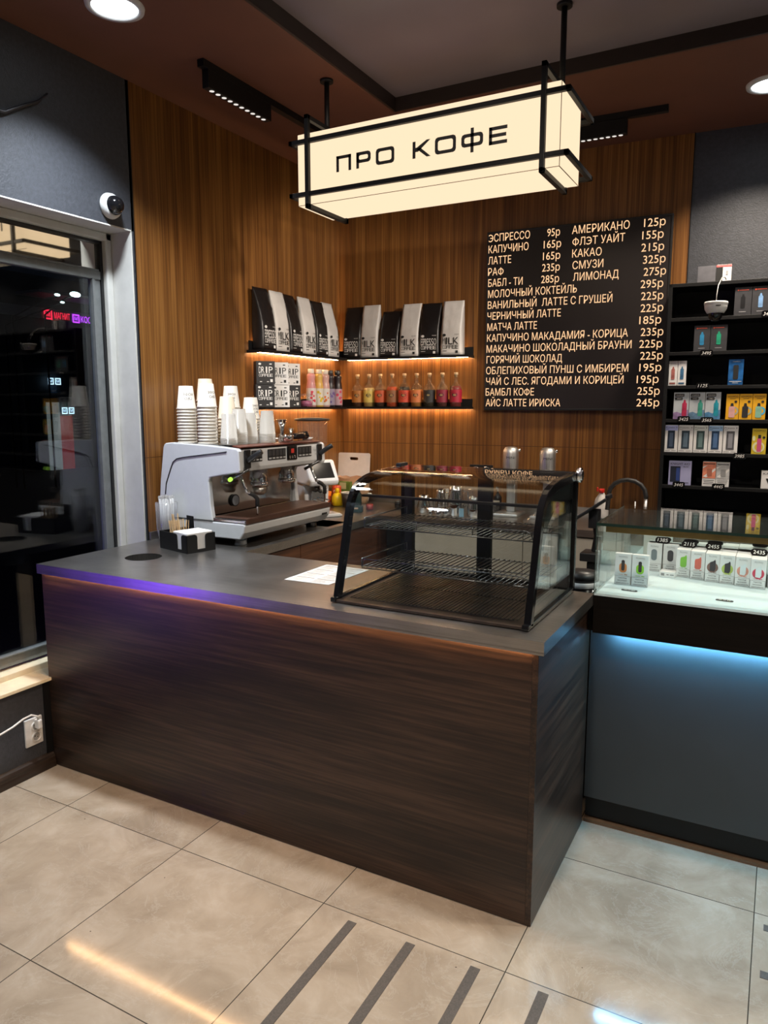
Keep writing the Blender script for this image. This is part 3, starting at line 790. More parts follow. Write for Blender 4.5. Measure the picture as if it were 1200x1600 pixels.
mb = MB().box(CX0 + .02, CX1 - .022, CB - .03, CB, 1.292, 1.328).box(CX0 + .02, CX0 + .055, CB - .028, CB - .006, .92, 1.292).box(1.735, 1.79, CB - .028, CB - .006, .92, 1.292).box(CX1 - .06, CX1 - .022, CB - .028, CB - .006, .92, 1.292).box(CX0 + .02, CX1 - .022, CB - .028, CB - .006, .9025, .925)
obj('rear_frame', mb, M_black, pc, bevel=.002)
obj('rear_sliding_glass', MB().box(CX0 + .05, CX1 - .055, CB - .020, CB - .016, .925, 1.292), M_glassd, pc)
obj('top_light_bar', MB().box(CX0 + .03, CX1 - .03, .215, .235, 1.244, 1.252), M_blackpl, pc)
obj('base_tray', MB().box(CX0 + .02, CX1 - .022, .058, CB - .03, .9025, .910), pm('dark_bronze_tray', (.055, .038, .030), .35, .4, var=.3, scale=20), pc)
mb = MB()
for k in range(44):
    x = CX0 + .055 + k * .0135
    mb.box(x, x + .0028, .10, CB - .04, .916, .919)
for y in (.10, .33, CB - .045):
    mb.box(CX0 + .05, CX1 - .06, y, y + .004, .9125, .916)
obj('base_grid', mb, M_darksteel, pc)
def rack(z, y0):
    mb = MB(); r = .0022; x0, x1, y1 = CX0 + .035, CX1 - .04, CB - .035
    n = 33
    for k in range(n):
        x = x0 + (x1 - x0) * k / (n - 1)
        mb.tube([(x, y0, z), (x, y1, z)], r * .75, 6)
    for y in (y0, (y0 + y1) / 2, y1): mb.tube([(x0, y, z - .004), (x1, y, z - .004)], r, 6)
    h = .028
    mb.tube([(x0, y1, z), (x0, y1, z + h), (x0, y0, z + h), (x0, y0, z)], r, 6)
    mb.tube([(x0, y0, z), (x0 + .01, y0, z + h), (x1 - .03, y0, z + h), (x1 - .012, y0, z + h - .008), (x1 - .006, y0, z)], r, 6)
    for k in (.33, .66): mb.tube([(x0 + (x1 - x0) * k, y0, z), (x0 + (x1 - x0) * k, y0, z + h)], r, 6)
    return mb
obj('wire_rack', rack(1.140, .225), M_darksteel, pc)
obj('wire_rack', rack(.998, .205), M_darksteel, pc)
obj('hinge_cap', MB().cyl((CX1 - .005, CB - .012, 1.318), (CX1 + .012, CB - .012, 1.318), .026).cyl((CX1 + .012, CB - .012, 1.318), (CX1 + .016, CB - .012, 1.318), .018), M_chrome, pc)
obj('hinge_cap', MB().box(CX0 - .002, CX0 + .02, CB - .06, CB + .004, 1.322, 1.338), M_blackpl, pc, bevel=.004)

# ------------------------------------------------------------------ glass display counter at the right
dc = thing('glass_display_counter', 'grey display counter with a blue-lit glass top at the right', 'display counter', (0, 0, 0))
DX0, DX1, DY0, DY1, DZ = 2.1700, 4.1, .582, 1.085, 1.147
obj('lower_panel', MB().box(2.150, DX1, .648, .666, .105, .80), M_grey, dc, bevel=.001)
obj('kickboard', MB().box(2.150, DX1, .690, .705, .012, .105), M_kick, dc)
obj('floor_strip', MB().box(2.150, DX1, .655, .690, .0, .013), pm('tan_floor_strip', (.16, .10, .06), .5), dc)
obj('carcass', MB().box(2.152, DX1, .67, 1.5, .02, .76), M_black, dc)
obj('fascia', MB().box(2.1700, DX1, .584, .602, .762, .898).box(2.1490, 2.1700, .606, .640, .762, .857), M_fascia, dc)
obj('fascia_underside', MB().box(2.1700, DX1, .602, 1.20, .764, .770), M_black, dc)
obj('led_strip', MB().box(2.235, DX1, .618, .628, .757, .7635), M_cyan, dc)
obj('case_floor', MB().box(DX0 - .001, DX1, .582, 1.20, .8985, .905), M_caseshelf, dc)
obj('front_glass', MB().box(DX0, DX1, DY0, DY0 + .006, .905, DZ), M_glass, dc)
obj('side_glass', MB().box(DX0, DX0 + .006, DY0 + .006, DY1, .905, DZ), M_glass, dc)
obj('top_glass', MB().box(DX0, DX1, DY0, DY1, DZ, DZ + .008), M_glass, dc)
mb = MB().box(DX0 - .001, DX1, DY0 - .0012, DY0 - .0002, DZ - .001, DZ + .009).box(DX0 - .0012, DX0 - .0002, DY0, DY1, DZ - .001, DZ + .009).box(DX0 - .0012, DX0 + .0005, DY0 - .0012, DY0 + .0008, .9, DZ)
obj('glass_edge', mb, pm('dark_green_glass_edge', (.012, .035, .028), .2), dc)
obj('rear_mirror', MB().box(DX0 + .006, DX1, DY1 - .006, DY1, .905, DZ - .002), M_mirrorg if 'M_mirrorg' in globals() else pm('tinted_mirror', (.62, .70, .68), .02, 1.0, var=.01), dc)
obj('lamp_profile', MB().box(DX0 + .03, DX1, DY0 + .008, DY0 + .012, DZ - .022, DZ - .001).box(DX0 + .03, DX1, DY0 + .012, DY0 + .034, DZ - .004, DZ - .001), pm('brass_profile', (.35, .25, .08), .3, .9), dc)
obj('case_led', MB().box(DX0 + .05, DX1, DY0 + .016, DY0 + .028, DZ - .0085, DZ - .0045), M_caseled, dc)
# ================================================================== COFFEE MACHINE on the left worktop
MY0, ML = .665, .72
cm = thing('espresso_machine', 'large white two-group espresso machine on the left worktop', 'coffee machine', (0, MY0, .9006))
prof = [(.022, .112), (.024, .20), (.034, .29), (.062, .455), (.068, .468), (.080, .476), (.118, .480), (.30, .474), (.45, .466), (.520, .459), (.530, .448), (.534, .36), (.528, .348), (.43, .334), (.350, .318), (.344, .30), (.352, .18), (.362, .112)]
for y0, y1 in ((0, .028), (ML - .028, ML)):
    p = obj('side_panel', MB().prism(prof, y0, y1, 'xz', smooth=False), M_machine, cm, bevel=.006, segs=3)
    gl = [(.066, .225), (.075, .28), (.108, .353), (.125, .385), (.150, .402), (.19, .41), (.46, .444)]
    pg = [(a, (y0 - .0012) if y0 == 0 else (y1 + .0012), b_) for a, b_ in gl]
    obj('groove', MB().tube(pg, .0028, 6), M_ink, p)
# head between the side panels, tilted control face
head = [(.03, .12), (.05, .44), (.09, .470), (.45, .458), (.512, .452), (.520, .44), (.524, .37), (.515, .350), (.42, .345), (.36, .33), (.33, .33), (.33, .12)]
obj('body', MB().prism(head, .028, ML - .028, 'xz'), M_machine, cm, bevel=.004)
base = [(.02, .032), (.02, .110), (.545, .110), (.552, .100), (.545, .068), (.520, .034)]
obj('base', MB().prism(base, .004, ML + .02, 'xz'), M_machine, cm, bevel=.012, segs=3)
obj('splash_plate', MB().box(.331, .334, .03, ML - .03, .13, .335), M_mirror, cm)
obj('drip_tray', MB().box(.345, .553, .006, ML + .018, .1105, .128), pm('tray_rim_steel', (.55, .52, .5), .25, 1.0), cm, bevel=.004)
obj('drip_grate', MB().box(.352, .546, .02, ML + .008, .1285, .1325), M_brown, cm, bevel=.002)
obj('tray_front', MB().box(.553, .556, .01, ML + .016, .1085, .130), M_brown, cm)
obj('cup_warmer', MB().box(.10, .47, .03, ML - .03, .470, .4735), M_mirror, cm)
obj('cup_rail', MB().prism([(.47, .4665), (.519, .4605), (.522, .466), (.472, .4725)], .028, ML - .028, 'xz'), pm('red_brown_rail', (.16, .045, .03), .3, .3), cm)
RM = Matrix.Translation((.5262, 0, 0)) @ Matrix.Rotation(R(90), 4, 'Z')     # prints on the face looking +x; local x runs along +y
def pad(y0, y1, n):
    b_ = obj('button_panel', MB().box(.5215, .527, y0, y1, .392, .446), M_blackpl, cm, bevel=.004)
    w = (y1 - y0) / n
    for k in range(n):
        obj('button', MB().box(.527, .5285, y0 + w * k + .004, y0 + w * (k + 1) - .004, .412, .440), pm('button_grey', (.05, .05, .052), .4), b_, bevel=.001)
        obj('button_mark', MB().box(.527, .5288, y0 + w * k + .005, y0 + w * (k + 1) - .005, .398, .405), pm('button_mark', (.5, .5, .5), .4), b_)
pad(.100, .180, 3); pad(.225, .370, 5); pad(.478, .600, 4)
d_ = obj('display', MB().box(.5215, .5295, .382, .466, .382, .456), M_blackg, cm, bevel=.012, segs=3)
obj('digits', MB().box(.5296, .5300, .412, .436, .418, .440), em('red_digits', (1.0, .08, .05), .35), d_)
for k in range(3): obj('key', MB().ball((.5297, .402 + .022 * k, .398), .0075, 10, sx=.3), M_chrome, d_)
obj('lettering', MB().text('Appia', .612, .655, .418, .013, -.002, M=RM).text('Life', .628, .65, .398, .009, -.002, M=RM), M_inkg, cm, fix=False)
obj('base_badge', MB().box(.5505, .5515, .655, .705, .070, .080), M_ink, cm)
for y in (.065, .672):
    lv = obj('steam_lever', MB().box(.524, .532, y - .022, y + .022, .365, .452).tube([(.530, y, .40), (.575, y + .012, .432), (.598, y + .02, .446)], .013, 10), M_blackpl, cm, bevel=.003)
for gy in (.275, .505):
    g = obj('group_head', MB().lathe([(.036, .0), (.040, .012), (.040, .045), (.030, .06), (.030, .085)], (.43, gy, .262), n=24), M_chrome, cm)
    obj('group_collar', MB().lathe([(.046, -.004), (.046, .018)], (.43, gy, .262), n=24), M_chrome, g)
obj('portafilter_basket', MB().lathe([(.022, -.042), (.031, -.03), (.036, 0)], (.43, .275, .258), n=24), pm('tin_basket', (.62, .58, .52), .3, 1.0), cm)
gz = .19
ga = obj('pressure_gauge', MB().cyl((.334, .19, gz), (.346, .19, gz), .030), M_blackpl, cm)
obj('gauge_face', MB().cyl((.346, .19, gz), (.3468, .19, gz), .025), pm('gauge_face', (.35, .38, .42), .4), ga)
for y, s_ in ((.075, -1), (.662, 1)):
    wd = obj('steam_wand', MB().tube([(.47, y, .34), (.49, y, .30), (.505, y, .27), (.515, y, .25)], .0075, 8).tube([(.515, y, .255), (.520, y + .03, .238), (.535, y + .045, .222), (.535, y + .048, .15), (.53, y + .05, .14)], .0055, 8), M_chrome, cm)
    obj('wand_grip', MB().tube([(.517, y + .012, .246), (.524, y + .034, .236), (.535, y + .046, .218), (.535, y + .047, .18)], .0105, 10), M_rubber, wd)
    obj('wand_rod', MB().tube([(.535, y - .012, .362), (.47, y - .05, .318)], .008, 8), M_darksteel, wd)
obj('indicator_lamp', MB().cyl((.463, .012, .313), (.475, .006, .318), .010), em('green_lamp', (.55, 1.0, .12), 1.1), cm)
for x in (.07, .47):
    for y in (.07, ML - .05):
        obj('foot', MB().lathe([(.030, 0), (.028, .02), (.036, .033)], (x, y, 0.0), n=20), M_blackpl if y > .3 else M_machine, cm)

MTOP = .9 + .4736
# ---- paper cups, upside down in stacks
def cup_proto(name, mat_, rb, rt, h, lip, label, cat, rim=.005):
    t = thing(name, label, cat, (0, 0, 0))
    prof_ = [(rb + .0007, .0), (rb + lip, rim * .2), (rb + lip, rim), (rb, rim * 1.4), (rt, h), (rt - .003, h + .001), (rt - .004, h - .003), (1e-4, h - .0035)]
    obj('cup_body', MB().lathe(prof_, n=28, cap=False), mat_, t)
    return t
def cup_text(t, lines, ang, rb, rt, h):
    """lettering wrapped round the cup, upside down because the cup stands on its rim"""
    mb = MB()
    for s_, z, w_, cap in lines:
        m_ = MB(); m_.text(s_, -w_ / 2, w_ / 2, z, cap, 0, flip=True)
        for (x, y, zz) in m_.v:
            r = rb + (rt - rb) * zz / h + .0008; a = ang + x / r
            mb.v.append((r * math.cos(a), r * math.sin(a), zz))
        o = len(mb.v) - len(m_.v)
        mb.f += [tuple(i + o for i in f) for f in m_.f]; mb.sm += m_.sm
    return obj('lettering', mb, M_ink, t, fix=False)
def stack(proto, n, x, y, z, step, where, noun, group, first=None):
    for k in range(n):           # k = 0 is the topmost
        lab = '%s %s in %s' % (ORD[k] if k else 'topmost', noun, where)
        src = first if (k == 0 and first is not None) else proto
        used = src.get('used')
        zz = z + step * (n - 1 - k)
        if not used:
            src['used'] = 1; src.location = (x, y, zz); src['label'] = lab; src['group'] = group; r = src
        else:
            r = dup(src, (x, y, zz), 0, lab, group)
        r.rotation_euler.z = random.uniform(-.12, .12) if k else 0
CAMA = lambda x, y: math.atan2(-1.977 - y, 2.717 - x)
RB, RT, CH = .0455, .0335, .112
pw = cup_proto('paper_cup', M_cupw, RB, RT, CH, .003, 'x', 'paper cup')
pk = cup_proto('paper_cup', M_cupk, RB, RT, CH, .003, 'x', 'paper cup')
def lettered(mat_, x, y, da=0.25, three=False):
    c = cup_proto('paper_cup', mat_, RB, RT, CH, .003, 'x', 'paper cup')
    ls = [('КОФЕ', .066, .050, .0115), ('ПРО', .046, .036, .0115)] if not three else [('КОФЕ', .066, .040, .0095), ('ТВОЁ', .050, .038, .0095), ('ПРО', .034, .030, .0095)]
    cup_text(c, ls, CAMA(x, y) + da, RB, RT, CH)
    return c
GP = 'upside-down paper cups stacked on the coffee machine'
A_ = (.125, MY0 + .105); B_ = (.275, MY0 + .085); C_ = (.120, MY0 + .250); D_ = (.245, MY0 + .265); E_ = (.190, MY0 + .362); F_ = (.268, MY0 + .425)
stack(pw, 12, *A_, MTOP, .0150, 'the leftmost stack of cream cups on the coffee machine', 'paper cup', GP, first=lettered(M_cupw, *A_))
stack(pw, 12, *B_, MTOP, .0158, 'the tall white stack right of the leftmost one', 'paper cup', GP, first=lettered(M_cupw, *B_, .75))
stack(pk, 13, *C_, MTOP, .0170, 'the tallest stack standing behind the other paper cups', 'paper cup', GP)
stack(pk, 8, *D_, MTOP, .0165, 'the low cream stack behind the milky plastic cups', 'paper cup', GP)
stack(pw, 11, *E_, MTOP, .0170, 'the white lettered stack behind the plastic cups', 'paper cup', GP, first=lettered(M_cupw, *E_, .1, True))
stack(pw, 9, *F_, MTOP, .0140, 'the white stack nearest the drip coffee boxes', 'paper cup', GP, first=lettered(M_cupw, *F_, .75, True))
pl = cup_proto('plastic_cup', M_plastic, .0400, .031, .115, .0025, 'x', 'plastic cup', .0026)
GPL = 'milky plastic cups stacked on the coffee machine'
for (x, y, n, st_, wh) in ((.405, MY0 + .085, 6, .0058, 'the leftmost stack of milky plastic cups'), (.392, MY0 + .177, 7, .0085, 'the tallest stack of milky plastic cups'), (.388, MY0 + .264, 6, .0062, 'the third stack of plastic cups from the left'), (.446, MY0 + .328, 7, .0070, 'the rightmost stack of milky plastic cups')):
    stack(pl, n, x, y, MTOP, st_, wh, 'plastic cup', GPL)
# ---- jiggers, portafilters, saucer on the machine top
def jig(x, y, s_, label, r0=.02):
    t = thing('jigger', label, 'measuring cup', (x, y, MTOP), group='steel jiggers on the coffee machine')
    obj('cup', MB().lathe([(r0 * .85 * s_, 0), (r0 * .38 * s_, .035 * s_), (r0 * .38 * s_, .042 * s_), (r0 * s_, .085 * s_), (r0 * .9 * s_, .084 * s_), (.004, .046 * s_)], n=20, cap=False), M_chrome, t)
jig(.372, MY0 + .455, .85, 'short steel jigger beside the plastic cups')
jig(.405, MY0 + .505, 1.3, 'tallest steel jigger on the coffee machine')
jig(.432, MY0 + .548, .75, 'small steel jigger right of the tallest one')
for i, (x, y, a, lab) in enumerate(((.485, MY0 + .53, 1.5, 'black handled portafilter lying in front of the jiggers'), (.40, MY0 + .64, 1.35, 'black handled portafilter lying below the bean hopper'))):
    t = thing('portafilter', lab, 'portafilter', (x, y, MTOP + .022), a - PI / 2, 'portafilters on the coffee machine')
    obj('basket', MB().lathe([(.03, -.02), (.035, .0), (.035, .012)], (0, -.085, 0), n=20), M_chrome, t)
    obj('handle', MB().tube([(0, -.055, 0), (0, -.01, .0), (0, .03, .002), (0, .07, .004)], .011, 10, r1=.018).ball((0, .072, .004), .019, 12), M_blackg, t)
tag(obj('saucer', MB().lathe([(.02, 0), (.036, .012), (.034, .013), (1e-4, .004)], n=24, cap=False), pm('white_china', (.7, .7, .68), .2), loc=(.455, MY0 + .66, MTOP)), 'small white saucer at the right end of the coffee machine top', 'saucer')
# ================================================================== BLACK LED WALL SHELVES in the corner
U1 = .966; YL0 = 1.40; SD = .125
def wall_shelf(zb, label, lip):
    t = thing('wall_shelf', label, 'wall shelf', (0, 0, 0))
    # board: left leg along x = 0, right leg along the back wall
    mb = MB().box(.001, SD, YL0, 2.405, zb, zb + .008).box(SD - .003, SD, YL0, 2.405 - SD, zb - lip, zb)
    bwbox(mb, .0, U1, .001, SD, zb + .0002, zb + .0078)
    bwbox(mb, .08, U1, SD - .003, SD, zb - lip, zb + .0002)
    mb.box(.001, SD, YL0, YL0 + .003, zb - lip, zb)
    bwbox(mb, U1 - .003, U1, .001, SD, zb - lip, zb + .0001)
    obj('shelf_board', mb, M_black, t)
    mb = MB().box(.016, .022, YL0, 2.39, zb + .008, zb + .060)
    bwbox(mb, .018, U1, .016, .022, zb + .008, zb + .060)
    obj('upstand', mb, M_black, t)
    mb = MB().box(.026, .032, YL0 + .012, 2.33, zb - .0034, zb - .0006).box(.003, .012, YL0 + .05, 2.37, zb + .034, zb + .038)
    bwbox(mb, .075, U1 - .012, .026, .032, zb - .0034, zb - .0006)
    bwbox(mb, .04, U1 - .05, .003, .012, zb + .034, zb + .038)
    obj('led_strip', mb, M_warm, t)
    return t
ZU, ZL = 1.861, 1.538
wall_shelf(ZU, 'upper black LED shelf in the corner carrying the coffee bags', .0085)
wall_shelf(ZL, 'lower black LED shelf in the corner carrying bottles and drip coffee boxes', .0045)
# ---- coffee bags
def bag_geo(w, d, h, seed):
    rnd = random.Random(seed); mb = MB(); nz, nx = 16, 10
    lean = rnd.uniform(-.012, .012); rows = []
    def ring(t):
        z = h * t
        dep = d * (1 - max(0, (t - .42) / .58) ** 1.25 * .96) if t > .42 else d * (1 - .04 * abs(t - .2))
        ww = w * (1 - .05 * (1 - abs(2 * t - 1))) if t < .9 else w * (1.0 + .02 * (t - .9))
        yo = (lean + .022) * t * t
        p = []
        for k in range(nx + 1):     # front, left to right
            s_ = k / nx; e = math.sin(PI * s_) ** .5
            p.append((-ww / 2 + ww * s_, -dep / 2 * (.86 + .14 * e) + yo + rnd.uniform(-1, 1) * .0022 * (t > .45) , z))
        gus = .35 * min(1, t * 1.4)
        p.append((ww / 2 - dep * gus * .35, yo, z))
        for k in range(nx + 1):
            s_ = k / nx; e = math.sin(PI * s_) ** .5
            p.append((ww / 2 - ww * s_, dep / 2 * (.86 + .14 * e) + yo, z))
        p.append((-ww / 2 + dep * gus * .35, yo, z))
        return p
    for j in range(nz + 1): rows.append(ring(j / nz))
    n = len(rows[0]); vs = [p for r in rows for p in r]; fs = []
    for j in range(nz):
        for k in range(n): fs.append((j * n + k, j * n + (k + 1) % n, (j + 1) * n + (k + 1) % n, (j + 1) * n + k))
    fs.append(tuple(range(n - 1, -1, -1))); fs.append(tuple(nz * n + k for k in range(n)))
    mb.add(vs, fs, True)
    return mb
def grad_word(mb, s_, x0, x1, z, cap, y, lo, hi):
    """lettering whose letters grow wider from left to right"""
    n = len(s_); ws = [lo + (hi - lo) * k / (n - 1) for k in range(n)]; tot = sum(ws); x = x0
    for c, w_ in zip(s_, ws):
        ww = (x1 - x0) * w_ / tot
        if c == 'I': mb.box(x + ww * .3, x + ww * .7, y, y + .0003, z, z + cap)
        else: mb.text(c, x + ww * .05, x + ww * .95, z, cap, y)
        x += ww
def coffee_bag(kind, w, d, h, loc, rz, label, seed):
    dark = kind == 'k'
    t = thing('coffee_bag', label, 'coffee bag', loc, rz, 'black and white coffee bags on the upper shelf')
    obj('pouch', bag_geo(w, d, h, seed), M_bagk if dark else M_bagw, t)
    mb = MB(); y = -d / 2 - .0022; ww = w * .80; x0 = -ww / 2; x1 = ww / 2
    grad_word(mb, 'ESPRESSO' if dark else 'MILK', x0, x1, h * .195, h * .125, y, .5, 1.3)
    grad_word(mb, 'COFFEE', x0, x1, h * .115, h * .065, y, .6, 1.25)
    mb.text('WHOLE BEAN', x1 - .03, x1, h * .365, .006, y)
    mb.disc_xz(x0 + .012, h * .365, .011, .008, y)
    mb.box(x0, x0 + .03, y, y + .0003, h * .075, h * .082)
    mb.box(x1 - .022, x1 - .006, y, y + .0003, h * .035, h * .08)
    obj('lettering', mb, M_inkw if dark else M_ink, t, fix=False)
    return t
bl = ['black coffee bag at the far left end of the upper shelf', 'white coffee bag second from the left end of the upper shelf', 'black coffee bag third from the left end of the upper shelf', 'white coffee bag fourth from the left on the upper shelf', 'black coffee bag fifth from the left on the upper shelf', 'white coffee bag on the left wall beside the shelf corner',
      'black coffee bag on the back wall beside the shelf corner', 'white coffee bag second from the corner on the back wall shelf', 'black coffee bag third from the corner on the back wall shelf', 'white coffee bag fourth from the corner on the back wall shelf', 'creased black coffee bag beside the rightmost white one', 'rightmost white coffee bag at the end of the upper shelf']
zs = ZU + .0085
for i, yc in enumerate((1.482, 1.612, 1.752, 1.895, 2.036, 2.168)):
    coffee_bag('kw'[i % 2], .125, .082, (.35, .345, .345, .345, .338, .345)[i], (.022 + .046, yc, zs), PI / 2 + random.uniform(-.05, .05), bl[i], i)
for i, (uc, wd, hh) in enumerate(((.143, .128, .335), (.273, .126, .34), (.416, .132, .295), (.558, .130, .335), (.698, .130, .33), (.846, .136, .335))):
    coffee_bag('kw'[i % 2], wd, .082, hh, bw(uc, .022 + .046, zs), BW + random.uniform(-.03, .03), bl[6 + i], 20 + i)

# ---- drip coffee boxes at the left end of the lower shelf, turned to the room
zl = ZL + .0085
def drip_box(dark, loc, rz, label, d=.07):
    t = thing('drip_coffee_box', label, 'coffee box', loc, rz, 'drip coffee boxes on the lower shelf')
    w, h = .108, .129
    obj('carton', MB().box(-w / 2, w / 2, -d / 2, d / 2, 0, h), M_boxk if dark else M_boxw, t, bevel=.0012)
    mb = MB(); y = -d / 2 - .0009
    grad_word(mb, 'DRIP', -.04, .042, .062, .036, y, .7, 1.2)
    grad_word(mb, 'COFFEE', -.04, .042, .042, .016, y, .6, 1.25)
    mb.disc_xz(-.033, .113, .008, .006, y).box(.022, .036, y, y + .0003, .110, .116).box(.026, .040, y, y + .0003, .012, .028).box(-.034, -.022, y, y + .0003, .012, .016).box(.006, .018, y, y + .0003, .012, .016)
    obj('lettering', mb, M_inkw if dark else M_ink, t, fix=False)
    return t
RZD = R(48)
drip_box(True, (.076, 1.455, zl), RZD, 'lower black drip coffee box at the left end')
drip_box(True, (.078, 1.458, zl + .1305), RZD + .04, 'upper black drip coffee box at the left end')
drip_box(False, (.076, 1.600, zl), RZD + .02, 'lower white drip coffee box beside the black ones')
drip_box(False, (.074, 1.597, zl + .1305), RZD - .05, 'upper white drip coffee box beside the black ones')
drip_box(True, (.062, 1.728, zl), R(62), 'lower black drip coffee box behind the white ones')
drip_box(False, (.062, 1.725, zl + .1305), R(66), 'upper white drip coffee box behind the other white ones')
# ---- jar, drinkable yogurt bottles, dark bottles
jt = thing('dessert_jar', 'low clear jar of pink filling in front of the yogurt bottles', 'jar', (.090, 1.862, zl))
obj('filling', MB().lathe([(.001, .004), (.036, .004), (.037, .038), (.001, .040)], n=24, cap=False), pm('pink_filling', (.42, .12, .22), .4, var=.4, scale=90), jt)
obj('glass_body', MB().lathe([(.038, 0), (.040, .01), (.040, .062), (.036, .070)], n=24), M_glass, jt)
obj('lid', MB().lathe([(.037, .070), (.037, .082)], n=24), M_film, jt)
def smoothie(x, y, col, colb, cap, label, group):
    t = thing('drink_bottle', label, 'bottle', (x, y, zl), PI / 2 - .5, group)
    p_ = [(.026, 0), (.030, .006), (.030, .125), (.027, .145), (.024, .165), (.027, .190), (.026, .200), (.018, .212)]
    obj('bottle_body', MB().lathe(p_, n=24), pm('drink_' + label[:12], col, .3, var=.06), t)
    obj('cap', MB().lathe([(.0195, .210), (.0205, .214), (.0205, .236), (.019, .238)], n=24), cap, t)
    lb = MB().lathe([(.0306, .012), (.0306, .118)], n=24, cap=False)
    l_ = obj('label_sleeve', lb, pm('sleeve_' + label[:12], colb, .4, var=.05), t)
    mb = MB(); rnd = random.Random(label)
    for k in range(7):
        a = rnd.uniform(-2.2, -.9); zz = rnd.uniform(.03, .10); r_ = rnd.uniform(.005, .010)
        pts = []
        for j in range(10):
            b_ = 2 * PI * j / 10; aa = a + r_ * math.cos(b_) / .031; pts.append((.0311 * math.cos(aa), .0311 * math.sin(aa), zz + r_ * math.sin(b_)))
        mb.add(pts, [tuple(range(10))])
    obj('fruit_print', mb, flat('fruit_' + label[:12], tuple(min(1, c * 1.2) for c in cap_fruit[label[:6]]), .4, .3), l_, fix=False)
    return t
cap_fruit = {'pink d': (.55, .03, .06), 'yellow': (.65, .45, .02), 'pale p': (.6, .15, .03), 'black ': (.12, .08, .25), 'second': (.5, .05, .10)}
GY = 'drink bottles by the shelf corner'
smoothie(.070, 1.945, (.62, .28, .28), (.72, .66, .64), M_cupw, 'pink drink bottle with white cap left of the yellow one', GY)
smoothie(.075, 2.025, (.68, .42, .10), (.72, .68, .58), M_cupw, 'yellow drink bottle with white cap between two pink ones', GY)
smoothie(.080, 2.092, (.62, .38, .34), (.70, .66, .62), M_cupw, 'pale pink drink bottle with white cap right of the yellow one', GY)
smoothie(.070, 2.170, (.02, .015, .02), (.30, .26, .36), M_blackpl, 'black bottle with blue berry label behind the corner', GY)
smoothie(.085, 2.238, (.02, .012, .015), (.50, .34, .38), M_blackpl, 'second black bottle with pink berry label nearest the corner', GY)
# ---- nine syrup bottles
syr = [('orange label and brown syrup, first from the corner', (.10, .03, .015), (.46, .17, .03), .6), ('yellow label and pale yellow syrup', (.62, .45, .16), (.58, .44, .10), .75), ('red-orange label, third from the corner', (.05, .012, .01), (.50, .08, .02), .6),
       ('brown label and bright orange syrup', (.62, .07, .01), (.26, .10, .035), .9), ('red label with a dark sun emblem', (.015, .008, .008), (.55, .06, .025), .9), ('orange and pink label, sixth from the corner', (.50, .20, .03), (.58, .17, .05), .62),
       ('black label, seventh from the corner', (.02, .016, .012), (.022, .020, .020), .6), ('wine red and pink label, eighth from the corner', (.10, .01, .015), (.22, .012, .03), .6), ('crimson label and deep red syrup at the right end', (.22, .008, .015), (.34, .008, .03), .95)]
tri = {5: (.75, .22, .10), 7: (.60, .06, .10), 8: (.72, .04, .10), 3: (.36, .16, .07)}
M_cork = pm('cork_stopper', (.66, .46, .26), .7, var=.2, scale=120)
M_gold = pm('dull_gold_print', (.30, .22, .09), .5, .2)
proto = None
us = [.170, .257, .340, .427, .515, .602, .691, .780, .871]
for i, (lab, liq, lc_, lvl) in enumerate(syr):
    t = thing('syrup_bottle', 'glass syrup bottle with ' + lab, 'syrup bottle', bw(us[i], .070, zl), BW + .25 + (us[i] - .5) * -.25, 'syrup bottles with cork stoppers on the lower shelf')
    gp_ = [(.030, 0), (.0385, .003), (.0385, .115), (.034, .132), (.020, .146), (.0125, .155), (.0115, .190), (.0135, .192), (.0135, .199), (.0105, .200)]
    obj('glass_body', MB().lathe(gp_, n=28, cap=False), M_bottle, t)
    zt_ = .110 + .038 * (lvl - .6) / .35
    if zt_ > .125: lp = [(.036, .004), (.036, .114), (.031, min(.131, zt_)), (.001, min(.132, zt_ + .001))]
    else: lp = [(.036, .004), (.036, zt_), (.001, zt_ + .001)]
    obj('syrup', MB().lathe([(.001, .003)] + lp, n=28, cap=False), pm('syrup_%d' % i, liq, .15, var=.05), t)
    obj('stopper', MB().lathe([(.0095, .188), (.010, .201), (.0135, .202), (.0135, .214), (.012, .216)], n=20), M_cork, t)
    lb_ = obj('label_band', MB().lathe([(.0392, .030), (.0392, .108)], n=28, cap=False), flat('syrup_label_%d' % i, lc_), t)
    def wrap(mb, pts, r=.0397):
        mb.add([(r * math.sin(p[0] / r), -r * math.cos(p[0] / r), p[1]) for p in pts], [tuple(range(len(pts)))])
    mb = MB(); wrap(mb, [(.017 * math.cos(2 * PI * k / 20), .076 + .0125 * math.sin(2 * PI * k / 20)) for k in range(20)])
    if i == 4:
        for k in range(12):
            a = 2 * PI * k / 12; wrap(mb, [(.021 * math.cos(a - .15), .074 + .021 * math.sin(a - .15)), (.027 * math.cos(a), .074 + .027 * math.sin(a)), (.021 * math.cos(a + .15), .074 + .021 * math.sin(a + .15))])
    obj('emblem', mb, M_ink, lb_, fix=False)
    mb = MB(); wrap(mb, [(.010 * math.cos(2 * PI * k / 16), .076 + .006 * math.sin(2 * PI * k / 16)) for k in range(16)], .0401)
    wrap(mb, [(-.026, .040), (.026, .040), (.026, .0425), (-.026, .0425)], .0398)
    obj('gold_print', mb, M_gold, lb_, fix=False)
    if i in tri:
        mb = MB(); wrap(mb, [(-.024, .031), (.024, .031), (.010, .068), (-.006, .068)], .0395)
        obj('pale_wedge', mb, flat('wedge_%d' % i, tri[i]), lb_, fix=False)

